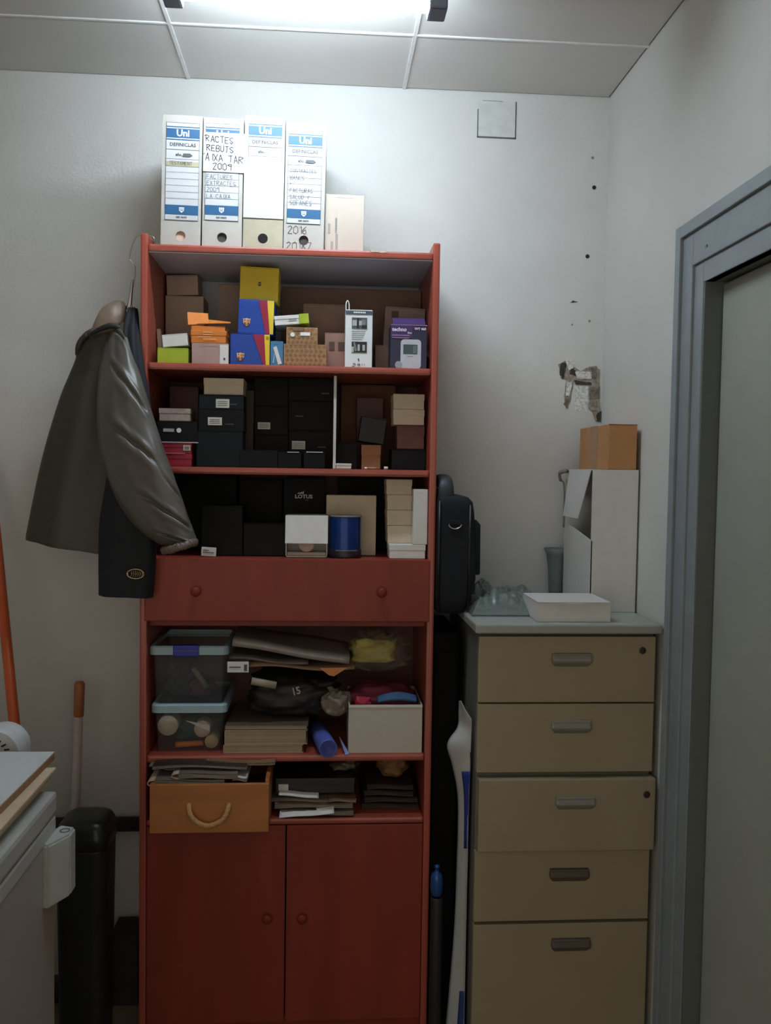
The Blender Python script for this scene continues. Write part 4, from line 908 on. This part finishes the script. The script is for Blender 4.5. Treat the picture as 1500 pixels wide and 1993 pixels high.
for j, (vL, vR, uL, uR, Yc, b_) in enumerate(interp_rows([(586, 586, 224, 236, -.285, .008), (590, 589, 212, 243, -.287, .02), (602, 600, 197, 247, -.292, .03), (622, 616, 187, 247, -.298, .036), (640, 634, 180, 243, -.30, .036), (654, 644, 176, 236, -.30, .030)], 24)):
    rings.append(ell(uL, uR, Yc, b_, vL, vR, 48, lambda ph, s=j/24: .003*noise.noise(Vector((math.cos(ph)*2.5, math.sin(ph)*2.5, s*3)))-.004*max(0, math.cos(ph*2-1.2+2*s))))
bm = loft(bm_new(), rings, True, True)
jobj('collar', bm, COLR)
bm = bm_new()
cp = smooth_path([P_(176, 650, -.315), P_(196, 640, -.338), P_(216, 634, -.345), P_(236, 640, -.345), P_(243, 650, -.335)], 8)
tube(bm, cp, [.004+.003*math.sin(math.pi*i/(len(cp)-1)) for i in range(len(cp))], 12)
jobj('collar_seam', bm, mat('seam_dark', (40, 38, 36), .6))
bm = tube(bm_new(), smooth_path([P_(152, 690, -.27), P_(153, 674, -.285), P_(160, 660, -.29), P_(170, 652, -.295)], 6), .0075, 10)
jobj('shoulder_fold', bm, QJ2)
# navy jacket behind it, with a metal badge
NV = mat('navy_wool', (17, 20, 28), .8, .12, 120, .1)
nv = thing('navy_jacket', 'dark navy jacket with a metal badge hanging behind the quilted jacket', 'jacket', (.0, -.40, 1.2))
rows = [(600, 600, 250, 266, -.31, .014), (640, 640, 242, 270, -.35, .024), (700, 700, 238, 277, -.385, .022), (785, 785, 232, 293, -.395, .026), (900, 900, 214, 300, -.395, .028), (1010, 1010, 196, 302, -.395, .03), (1090, 1092, 193, 304, -.395, .03), (1158, 1163, 192, 297, -.395, .028)]
rings = []
for j, (vL, vR, uL, uR, Yc, b_) in enumerate(interp_rows(rows, 50)):
    rings.append(ell(uL, uR, Yc, b_, vL, vR, 64, lambda ph, s=j/50: .003*math.sin(5*ph+6*s)+.002*noise.noise(Vector((math.cos(ph)*2, math.sin(ph)*2, s*9)))))
o = obj('jacket_body', loft(bm_new(), rings, True, False), NV, None, True); o.parent = nv; o.location = -Vector(nv.location)
p = atY(264, 1117, -.428); GB = mat('badge_gold', (200, 168, 130), .3, .15, 200, metal=.8)
bm = bm_new()
ov = [(p.x+.0195*math.cos(2*math.pi*k/28)*(1.0 if math.cos(2*math.pi*k/28) > 0 else 1.05), p.z+.0115*math.sin(2*math.pi*k/28)) for k in range(28)]
tube(bm, [(x, -.4275, z) for x, z in ov+ov[:1]], .0016, 8)
for k in range(-2, 4): tube(bm, [(p.x+.005*k-.002, -.4275, p.z-.008+.0008*abs(k)), (p.x+.005*k+.0015, -.4285, p.z), (p.x+.005*k-.001, -.4275, p.z+.008-.0008*abs(k))], .0012, 6)
lathe(bm, [(.003, 0), (.002, -.002)], 10, 'y', (p.x-.019, -.427, p.z))
o = obj('badge', bm, GB, nv, True); o.location = -Vector(nv.location)
# wire hanger
hg = thing('wire_hanger', 'thin metal wire hanger hooked over the bookcase side', 'hanger', (0, -.33, 1.9))
zp = ZT+.0245
top = [P_(298, 470, -.30), P_(297, 460, -.30)]
hk = smooth_path([Vector((.0235, -.30, ZT+.008)), Vector((.0225, -.30, zp+.002)), Vector((.009, -.30, zp+.0075)), P_(268, 458, -.30), P_(257, 478, -.30), P_(252, 503, -.30), P_(262, 518, -.30), P_(261, 545, -.30), P_(256, 568, -.30), P_(253, 590, -.30)], 8)
o = obj('hook', tube(bm_new(), hk, .0016, 8), STEEL, hg, True); o.location = -Vector(hg.location)
a0 = P_(253, 590, -.30)
o = obj('clip', loft(bm_new(), [rrect(P_(258, 548, -.3).x-.003, P_(258, 548, -.3).x+.003, -.304, -.296, P_(258, 545, -.3).z, .003), rrect(a0.x-.002, a0.x+.006, -.305, -.295, P_(253, 575, -.3).z, .003), rrect(a0.x-.008, a0.x+.004, -.306, -.294, P_(253, 602, -.3).z, .003)]), STEEL, hg); o.location = -Vector(hg.location)
o = obj('arm', tube(bm_new(), smooth_path([P_(206, 650, -.24), P_(226, 622, -.27), a0+Vector((0, 0, -.005)), P_(258, 622, -.32), P_(262, 650, -.35)], 6), .0035, 8), STEEL, hg, True); o.location = -Vector(hg.location)

# ================================================================== LAPTOP BAG on the bookcase side
NY = mat('black_nylon', (24, 27, 32), .7, .12, 200, .25, bscale=900, spec=.25)
yb0, yb1 = -.37, -.07
def bx(u, v): return atY(u, v, yb0).x
zt = atY(880, 967, yb0).z; zb = atY(880, 1196, yb0).z
bag = thing('laptop_bag', 'black nylon laptop bag hanging on the right side of the bookcase', 'bag', (W+.04, -.22, zb))
def bobj(name, bm, m, sm=True):
    o = obj(name, bm, m, None, sm); o.parent = bag; o.location = -Vector(bag.location); return o
x0 = W+.002
rings = []
for v, u in ((1196, 902), (1192, 906), (1165, 918), (1130, 927), (1100, 928), (1000, 925), (978, 922), (968, 914), (964, 900)):
    z_ = atY(880, v, yb0).z; ins = .016 if v in (1196, 964) else (.006 if v in (1192, 968) else 0)
    rings.append(rrect(x0+ins*.5, bx(u, v), yb0+ins, yb1-ins, z_, .018, 6))
bobj('bag_body', loft(bm_new(), rings), NY)
z0_, z1_ = atY(930, 1118, yb0+.03).z, atY(930, 1012, yb0+.03).z
xr = bx(925, 1060)
bobj('front_pocket', loft(bm_new(), [rrect(xr-.012, xr+.015, yb0+.02, yb1-.04, z0_, .006), rrect(xr-.012, xr+.017, yb0+.015, yb1-.04, z0_+.004, .007), rrect(xr-.012, xr+.016, yb0+.015, yb1-.04, z1_-.012, .008), rrect(xr-.012, xr+.006, yb0+.02, yb1-.045, z1_, .006)]), NY)
hx = bx(870, 945); zh = atY(870, 926, yb0).z
prof = smooth_path([(hx, -.35, zt-.006), (hx, -.352, zt+.020), (hx, -.335, zh-.010), (hx, -.30, zh-.003), (hx, -.25, zh-.003), (hx, -.21, zh-.012), (hx, -.19, zt+.02), (hx, -.19, zt-.006)], 6)
bm = bm_new(); rg = []
for i, p in enumerate(prof):
    t = (prof[min(i+1, len(prof)-1)]-prof[max(i-1, 0)]).normalized(); n_ = Vector((1, 0, 0)).cross(t); hw = .0215-.0045*math.sin(math.pi*i/(len(prof)-1))
    rg.append([p+Vector((1, 0, 0))*hw*math.cos(2*math.pi*k/14)+n_*.006*math.sin(2*math.pi*k/14) for k in range(14)])
bobj('handle', loft(bm, rg), mat('handle_webbing', (40, 48, 54), .5, .1, 200, .3))
zd = atY(886, 1020, yb0).z; xd = bx(885, 1020)
bm = bm_new(); tube(bm, [(xd+.016*math.cos(a_), yb0-.004, zd-.012*math.sin(a_)) for a_ in [math.pi*k/10 for k in range(11)]]+[(xd+.016, yb0-.004, zd)], .002, 8)
bobj('strap_ring', bm, STEEL)
bobj('strap_tab', box_bm(xd-.017, xd+.017, yb0-.006, yb0+.004, zd-.002, zd+.010, bev=.002), NY, False)
bm = tube(bm_new(), [(x0+.006, yb0-.001, zb+.01), (x0+.006, yb0-.001, zt-.01)], .003, 8); tube(bm, [(bx(912, 1080), yb0-.001, zb+.02), (bx(915, 1000), yb0-.001, zt-.02)], .003, 8)
bobj('piping', bm, mat('piping_black', (22, 22, 24), .4))

# ================================================================== PEDESTAL CABINETS
PEDF = mat('pedestal_beige', (150, 138, 112), .5, .03, 10)
PEDC = mat('pedestal_carcass', (108, 106, 98), .5)
HND = mat('handle_grey', (126, 120, 110), .4)
HND2 = mat('handle_brown', (84, 72, 66), .4)
PY = -.52; px0, px1 = .829, 1.262
def zf(v): return atY(1100, v, PY).z
def pedestal(label, ztop, zbot, drawers, slab_):
    r = thing('drawer_pedestal', label, 'drawer cabinet', ((px0+px1)/2, PY/2, zbot)); ox, oy = r.location.x, r.location.y
    def o_(name, b_, m, par, sm=False):
        q = obj(name, b_, m, None, sm); q.parent = par
        if par is r: q.location = -Vector(r.location)
        return q
    o_('carcass', box_bm(px0+.002, px1-.002, PY+.019, -.012, zbot, ztop-(.022 if slab_ else 0), bev=.002), PEDC, r)
    if slab_: o_('top_board', box_bm(px0-.012, px1+.008, PY-.016, -.005, ztop-.022, ztop, bev=.004), mat('pedestal_top', (150, 154, 146), .45, .03), r)
    for v0, v1, out, lock, hc, hm in drawers:
        za, zb_ = zf(v1), zf(v0); y = PY-out
        d_ = o_('drawer', box_bm(px0+(.004 if out else 0), px1-.002+(.004 if out else 0), y, y+.018+out, za, zb_, bev=.002), PEDF, r)
        c = atY(*hc, y); wv = .049
        bm = bm_new()                          # moulded pull: three ridges above a scooped lip
        for k in range(3): tube(bm, [(c.x-wv+.003, y-.006, c.z+.010-.0062*k), (c.x+wv-.003, y-.006, c.z+.010-.0062*k)], .0036, 8)
        rg = []
        for fz, hw, pr in ((.014, .93, .0005), (.013, .97, .008), (-.004, 1.0, .012), (-.009, .97, .0105), (-.016, .86, .004), (-.019, .8, .0005)):
            rg.append([(c.x-wv*hw, y+.002, c.z+fz), (c.x-wv*hw, y-pr*.75, c.z+fz), (c.x-wv*hw*.9, y-pr, c.z+fz), (c.x+wv*hw*.9, y-pr, c.z+fz), (c.x+wv*hw, y-pr*.75, c.z+fz), (c.x+wv*hw, y+.002, c.z+fz)])
        loft(bm, rg)
        h_ = o_('handle', bm, hm, d_)
        if lock:
            q = atY(*lock, y); bm = lathe(bm_new(), [(.0085, .001), (.0085, -.002), (.0062, -.0025), (.006, -.001)], 18, 'y', (q.x, y, q.z)); o_('lock', bm, mat('lock_dark', (50, 44, 38), .4), d_)
    return r
zmid = zf(1507.5); ztop = atY(1100, 1216, PY-.016).z
pedestal('upper beige drawer pedestal with a grey top, standing on the lower one', ztop, zmid, [(1239, 1367, 0, (1250, 1266), (1112, 1282), HND), (1370, 1503, 0, None, (1111, 1412), HND)], True)
pedestal('lower beige drawer pedestal with its top drawer slightly open', zmid-.001, 0, [(1513, 1651, .016, (1258, 1546), (1119, 1560), HND), (1656, 1791, 0, None, (1107, 1700), HND2), (1797, 2020, 0, None, (1110, 1836), HND2)], False)
# things on the pedestal
TZ = ztop+.0006
# tall white carton, open on its left side
yf = -.345; x0 = atY(1150, 1050, yf).x; x1 = min(atY(1243, 1050, yf).x, WX-.006); zt = atY(1195, 914, yf).z; D = .26
r = thing('tall_carton', 'tall white carton open at the side with a hanging flap', 'box', ((x0+x1)/2, yf+D/2, TZ)); X = (x1-x0)/2; H = zt-TZ
WC = mat('white_carton', (200, 198, 192), .6, .03)
bm = bm_new(); t = .003
add_box(bm, -X, X, -D/2, -D/2+t, 0, H); add_box(bm, -X, X, D/2-t, D/2, 0, H); add_box(bm, X-t, X, -D/2+t, D/2-t, 0, H); add_box(bm, -X, X, -D/2+t, D/2-t, 0, t); add_box(bm, -X, X, -D/2+t, D/2-t, H-t, H)
obj('body', bm, WC, r)
obj('side_panel', prism(bm_new(), [(-D/2, 0), (D/2, 0), (D/2, H*.48), (D/2-.05, H*.58), (-D/2, H*.5)], -.0015, .0015), WC, r); o = r.children[-1]; o.rotation_euler = (0, 0, math.radians(90)); o.location = (-X+.0016, 0, 0)
obj('flap', sheet(bm_new(), lambda s, t_: (-X-.003-.010*t_, -D/2+.004+(D*.78)*s+(.075-.055*s)*t_, H-.002-.130*t_), 4, 4, .002), WC, r)
obj('torn_edge', tube(bm_new(), smooth_path([(-X-.004, D/2-.03, H-.004), (-X-.02, D/2-.015, H-.010), (-X-.016, D/2-.005, H-.03), (-X-.004, D/2-.004, H-.05), (-X-.003, D/2-.003, H*.55)], 6), [.006]*7+[.004]*7+[.0025]*11, 8), mat('torn_grey', (126, 126, 120), .8), r, True)
# brown carton on it
x0 = atY(1184, 870, yf).x; x1 = min(atY(1239, 870, yf).x, WX-.012); zq = atY(1210, 826, yf).z; Xc = (x1-x0)/2
r2 = thing('brown_carton', 'small brown cardboard box on top of the tall white carton', 'box', ((x0+x1)/2, yf+D/2, zt+.0006)); Hq = zq-zt-.0006
BR = mat('brown_cardboard', (172, 122, 76), .7, .05, 30)
obj('body', box_bm(-Xc, Xc, -D/2, D/2, 0, Hq, bev=.0015), BR, r2)
obj('tape', box_bm(-Xc-.0007, -Xc+.0006, -.035, .03, 0.001, Hq+.0006), mat('clear_tape', (156, 112, 78), .25), r2)
obj('seam', box_bm(-Xc-.0006, Xc, -D/2-.0006, -D/2+.001, Hq-.0015, Hq+.0004), mat('seam_brown', (110, 76, 46), .8), r2)
# low white box
yl = -.50; c0 = atY(1046, 1190, yl); c1 = atY(1188, 1190, yl); zl = atY(1115, 1172, yl).z; X = (c1.x-c0.x)/2; D = .16
r3 = thing('flat_white_box', 'low white mailing box lying on the pedestal top', 'box', ((c0.x+c1.x)/2, yl+D/2, TZ)); H = zl-TZ
obj('body', box_bm(-X, X, -D/2, D/2, 0, H-.0015, bev=.0012), WC, r3)
obj('flap', box_bm(-X-.0006, X+.0006, -D/2-.0012, D/2, H-.0015, H), WC, r3)
obj('tongue', prism(bm_new(), [(-X*.33, H+.0004), (X*.33, H+.0004), (X*.28, H-.005), (-X*.28, H-.005)], -D/2-.0022, -D/2-.0008), WC, r3)
# grey tub with a flared rim behind the tall carton
q = atY(1078, 1150, -.06); rr = (atY(1095, 1150, -.06).x-atY(1060, 1150, -.06).x)*.7; Hq = atY(1075, 1068, -.06).z-TZ
r4 = thing('grey_tub', 'grey plastic tub with a flared rim behind the tall white carton', 'tub', (q.x+.012, -.043, TZ))
obj('wall', lathe(bm_new(), [(.022, 0), (.024, .02), (.027, Hq*.6), (.033, Hq*.88), (.041, Hq), (.039, Hq), (.031, Hq*.88), (.025, Hq*.6), (.02, .01)], 30), mat('grey_plastic', (112, 120, 120), .5), r4, True)
# crumpled clear plastic
def crum(s, t):
    a = atZ(922, 1190, TZ); x = .826+.235*s; y = -.42+.36*t
    n1 = noise.noise(Vector((s*5, t*4, 3))); n2 = abs(noise.noise(Vector((s*9, t*7, 8))))
    e = min(1, 6*s, 6*(1-s), 6*t, 6*(1-t))
    return (x+.006*n1, y, TZ+.003+e*(.022+.03*n1+.028*n2 + .016*(1-s)))
def crum2(s, t):
    x, y, z = crum(s, t)
    return (x, y, max(z, TZ+.0025))
tag(obj('plastic_wrap', sheet(bm_new(), crum2, 46, 40, .0012), clear('wrap_film', (128, 140, 134), .55, .08)), 'crumpled clear plastic wrap lying on the pedestal top', 'plastic wrap')
for i, (s, lab) in enumerate((((930, 985, 1182), 'dark green cable bundle under the plastic wrap'),)):
    pts = smooth_path([(.85, -.30, TZ+.007), (.89, -.33, TZ+.007), (.93, -.29, TZ+.009), (.97, -.34, TZ+.007), (1.0, -.30, TZ+.007)], 6)
    tag(obj('cable', tube(bm_new(), pts, .0065, 10), mat('cable_green', (62, 72, 64), .5), None, True), lab, 'cable')

# ================================================================== POSTER SHEET in the gap, blue bag
rowsS = [(1364, 893, 897), (1385, 892, 908), (1415, 890, 927), (1448, 870, 926), (1490, 880, 926), (1560, 891, 925), (1700, 888, 926), (1800, 884, 924), (1900, 876, 920), (1990, 868, 916), (2060, 862, 912)]
R2 = interp_rows(rowsS, 48)
def pst(s, t):
    j = t*48; i = min(int(j), 47); f_ = j-i; v, ul, ur = [a*(1-f_)+b_*f_ for a, b_ in zip(R2[i], R2[i+1])]
    u = ul+(ur-ul)*s; y = -.40-.06*math.sin(math.pi*.5*s)-.012*math.sin(5*t+s)
    p = atY(u, v, y); p.x = max(W+.006, min(px0-.006, p.x)); return p
ps = thing('poster', 'white curled poster with blue patches wedged between bookcase and pedestal', 'poster', (.79, -.43, .004))
def pobj(name, bm, m): o = obj(name, bm, m, None, True); o.parent = ps; o.location = -Vector(ps.location); return o
pobj('sheet', sheet(bm_new(), pst, 10, 60, .001), mat('poster_white', (186, 188, 184), .45, .03))
def sub(s0, s1, t0, t1):
    def f(s, t): p = pst(s0+(s1-s0)*s, t0+(t1-t0)*t); p.y -= .0012; return p
    return f
pobj('blue_patch', sheet(bm_new(), sub(.35, .98, .42, .565), 6, 10, .0008), mat('poster_blue', (44, 62, 140), .45))
pobj('blue_patch', sheet(bm_new(), sub(.45, .98, .83, .96), 6, 10, .0008), mat('poster_blue2', (46, 70, 120), .45))
pobj('dark_mark', sheet(bm_new(), sub(.78, .92, .345, .38), 3, 4, .0008), INK)
p = atY(873, 1725, -.40)
q = lathe(bm_new(), [(.004, -.036), (.014, -.033), (.016, -.02), (.016, .01), (.013, .022), (.006, .028), (.005, .036), (.007, .037), (.007, .044), (.003, .045)], 18, 'z', (0, 0, 0))
zsh = p.z
bt = thing('blue_bottle', 'glossy blue bottle held in the gap left of the poster', 'bottle', (W+.0175, -.375, zsh-.036))
o = obj('bottle', q, mat('blue_gloss', (30, 70, 130), .15), bt, True); o.location = (0, 0, .036)
# made-up dark roll in place of the gap's shadow; it carries the bottle
rl2 = thing('added_dark_roll', 'added tall dark roll standing in for shadow in the gap beside the bookcase', 'roll', (W+.0185, -.375, 0))
obj('roll_wall', lathe(bm_new(), [(.0155, .0), (.0165, .004), (.0165, zsh-.042), (.0155, zsh-.0385), (.010, zsh-.0385), (.010, zsh-.06)], 20), mat('gap_shade_dark', (34, 30, 28), .6), rl2, True)

pc = thing('gap_darkener', 'added flat black block darkening the gap behind the curled poster', 'case', (W+.036, -.20, 0))  # added black block, only there to darken the shadowed gap
PCM = mat('gap_darkener_black', (13, 11, 11), .8, .1, spec=.1)
obj('darkener_body', box_bm(-.032, .032, -.142, .142, .0, 1.09, bev=.006), PCM, pc); obj('darkener_cap', box_bm(-.033, .033, -.143, .143, 1.04, 1.095, bev=.006), PCM, pc)

# ================================================================== LEFT: FRIDGE, BOARD, BROOM, BIN
FZ = .85; fx = -.078; fy = -.777
WHT = mat('fridge_enamel', (176, 178, 172), .3, .02)
WHS = mat('fridge_side', (160, 157, 147), .35, .02)
fr = thing('small_refrigerator', 'small white refrigerator at the lower left with papers on it', 'refrigerator', (fx-.25, fy-.3, 0))
def fobj(name, bm, m, sm=False): o = obj(name, bm, m, None, sm); o.parent = fr; o.location = -Vector(fr.location); return o
fobj('body', box_bm(fx-.52, fx-.004, fy-.62, fy-.006, .03, FZ-.075, bev=.006), WHS)
fobj('top_cover', box_bm(fx-.525, fx, fy-.625, fy, FZ-.045, FZ, bev=.009), WHT)
fobj('ledge', box_bm(fx-.522, fx-.002, fy-.622, fy-.003, FZ-.083, FZ-.05, bev=.004), WHT)
for sx in (-.48, -.04):
    for sy in (-.58, -.05): fobj('foot', lathe(bm_new(), [(.018, 0), (.018, .03)], 14, 'z', (fx+sx, fy+sy, 0)), BLACK)
# hinge: wedge bracket with a screw recess, at the far right corner
hz1 = atY(125, 1616, fy-.01).z; hz0 = atY(125, 1735, fy-.01).z
hp = [(fx-.030, fy-.075), (fx+.006, fy-.085), (fx+.034, fy-.03), (fx+.034, fy+.008), (fx+.0, fy+.02), (fx-.006, fy-.01)]
bm = bm_new(); a_ = [bm.verts.new((x, y, hz0)) for x, y in hp]; b_ = [bm.verts.new((x, y, hz1)) for x, y in hp]
bm.faces.new(a_[::-1]); bm.faces.new(b_)
for i in range(6): bm.faces.new((a_[i], a_[(i+1) % 6], b_[(i+1) % 6], b_[i]))
bmesh.ops.bevel(bm, geom=bm.edges[:], offset=.004, segments=2, affect='EDGES')
hgm = fobj('hinge', bm, WHT)
obj('screw_recess', lathe(bm_new(), [(.010, -.001), (.0105, .0012), (.008, .0012), (.0075, -.0005)], 18, 'z', (fx+.018, fy-.012, hz1)), mat('recess_grey', (96, 104, 106), .5), hgm)
# papers and board on the fridge
z = FZ+.0006
for i in range(6):
    th = .0058; bm = box_bm(-.19, .19, -.25, .25, 0, th, bev=.0008)
    o = tag(obj('envelope', bm, mat('envelope_buff', (196, 176, 148), .7) if i % 2 else mat('envelope_pale', (208, 194, 170), .7)), ['lowest buff envelope on the refrigerator', 'second buff envelope on the refrigerator', 'third buff envelope on the refrigerator', 'fourth buff envelope on the refrigerator', 'fifth buff envelope on the refrigerator', 'topmost buff envelope just beneath the white board'][i], 'envelope', 'buff envelopes on the refrigerator')
    flap = obj('flap', sheet(bm_new(), lambda s, t: (.19-.0015-.03*t*(1-abs(2*s-1)), -.25+.5*s, th+.0001), 8, 2, .0003), o.data.materials[0], o)
    o.location = (fx-.222+.0045*i+random.uniform(-.002, .002), fy-.255+.006*i, z); o.rotation_euler = (0, 0, math.radians(random.uniform(-1.2, 1.2))); z += th+.0007
cr = atZ(103, 1461, z+.017)
bd = thing('board', 'white topped wooden board lying over the envelopes on the refrigerator', 'board', (cr.x-.25, cr.y-.3, z))
obj('core', box_bm(-.25, .25, -.3, .3, 0, .014, bev=.001), mat('ply_edge', (150, 112, 76), .7, .12, 60), bd); obj('white_face', box_bm(-.2495, .2495, -.2995, .2995, .014, .0165), mat('melamine_white', (194, 197, 196), .5, .02), bd)
bd.rotation_euler = (0, 0, math.radians(-1))
# white heater behind the fridge, only its slotted top shows
hc_ = atY(4, 1455, -.62); hx_ = hc_.x-.01; ztp = atY(4, 1419, -.62).z; hR = .052
ht = thing('fan_heater', 'white plastic fan heater with a slotted rounded top behind the refrigerator', 'heater', (hx_, -.60, 0))
pts = [(hR*math.cos(math.radians(a_)), ztp-hR+hR*math.sin(math.radians(a_))) for a_ in range(0, 181, 5)]+[(-hR, .004), (hR, .004)]
bm = prism(bm_new(), pts, -.04, .04); bmesh.ops.bevel(bm, geom=[e for e in bm.edges if abs(e.verts[0].co.y-e.verts[1].co.y) < 1e-6], offset=.008, segments=2, affect='EDGES')
obj('casing', bm, mat('heater_white', (206, 210, 210), .3), ht, False)
for a_ in (25, 47, 69, 91, 113):
    ca, sa = math.cos(math.radians(a_)), math.sin(math.radians(a_)); bm = box_bm(-.0055, .0055, -.0008, .0008, -.0018, .0018)
    o = obj('slot', bm, INK, ht); o.location = (.030*ca, -.0405, ztp-hR+.030*sa); o.rotation_euler = (0, math.radians(-a_+20), 0)
obj('button', lathe(bm_new(), [(.006, 0), (.005, -.002)], 14, 'y', (-.004, -.04, ztp-hR+.002)), mat('button_red', (170, 80, 80), .4), ht)
# orange pole leaning at the left edge
a0 = atY(-6, 1060, -.12); a1 = atY(34, 1470, -.30); dv = (a1-a0).normalized(); f0 = a1+dv*((a1.z-.012)/-dv.z)
po = thing('orange_pole', 'orange wooden pole leaning at the far left edge', 'pole', f0)
t0 = a0-dv*(.0)
up_ = a0+(a0-a1)*((1.52-a0.z)/(a0.z-a1.z))
bm = tube(bm_new(), [f0-f0, up_-f0], [.0145, .0135], 16); obj('shaft', bm, mat('orange_varnish', (196, 88, 40), .4, .1, 20), po, True)
obj('cap', tube(bm_new(), [(up_-f0)-dv*-.002, (up_-f0)-dv*.012], [.0150, .0120], 16), mat('cap_orange', (150, 62, 30), .4), po, True)
# broom: white pole, orange brown grip
bt0 = atY(155, 1327, -.10); bt1 = atY(153, 1394, -.10); bb = atY(146, 1606, -.10); dv = (bb-bt0).normalized(); ft = bt0+dv*((bt0.z-.05)/-dv.z)
br = thing('broom', 'broom with a white pole and an orange brown grip by the wall', 'broom', ft)
obj('grip', tube(bm_new(), [bt0-ft, bt0-ft+dv*.006, bt1-ft-dv*.004, bt1-ft], [.011, .0145, .0138, .0125], 16), mat('grip_orange', (168, 104, 62), .5), br, True)
obj('pole', tube(bm_new(), [bt1-ft, Vector((0, 0, 0))], .0122, 14), mat('pole_white', (196, 188, 184), .4), br, True)
obj('brush_head', box_bm(-.11, .11, -.016, .016, -.03, .02, bev=.006), mat('brush_grey', (70, 64, 58), .6), br)
bm = bm_new()
for i in range(22):
    for j in range(3): x = -.1+i*.0095; y = -.01+.01*j; add_box(bm, x-.0015, x+.0015, y-.0015, y+.0015, -.049, -.03)
o = obj('bristles', bm, mat('bristle', (60, 50, 42), .8), br); o['kind'] = 'stuff'
# dark bin with a rounded top
q0 = atY(104, 1700, -.42); q1 = atY(207, 1700, -.42); zt = atY(160, 1602, -.42).z; Xb = (q1.x-q0.x)/2
bn = thing('dark_bin', 'tall dark green bin with a rounded top behind the refrigerator', 'bin', ((q0.x+q1.x)/2, -.36, 0))
def binrow(ins, z, r_=.03): return rrect(-Xb+ins, Xb-ins, -.07+ins, .07-ins, z, r_, 6)
obj('bin_body', loft(bm_new(), [binrow(.012, .0), binrow(.008, .03), binrow(0.001, zt-.075), binrow(.0, zt-.07)]), mat('dark_green_plastic', (24, 28, 24), .45), bn, True)
obj('bin_lid', loft(bm_new(), [binrow(-.0015, zt-.069), binrow(-.0015, zt-.04), binrow(.002, zt-.022), binrow(.009, zt-.009, .026), binrow(.02, zt-.002, .02), binrow(.034, zt, .015)]), mat('dark_green_lid', (30, 33, 28), .3), bn, True)
# dark carton on the floor
q0 = atY(214, 1880, -.13); q1 = atY(268, 1880, -.13)
b = carton('dark_box', 'dark brown carton on the floor left of the bookcase', 'box', 214, 268, 1822, -.13, .11, mat('dark_floor_card', (44, 36, 34), .7), .0006, 'seam')
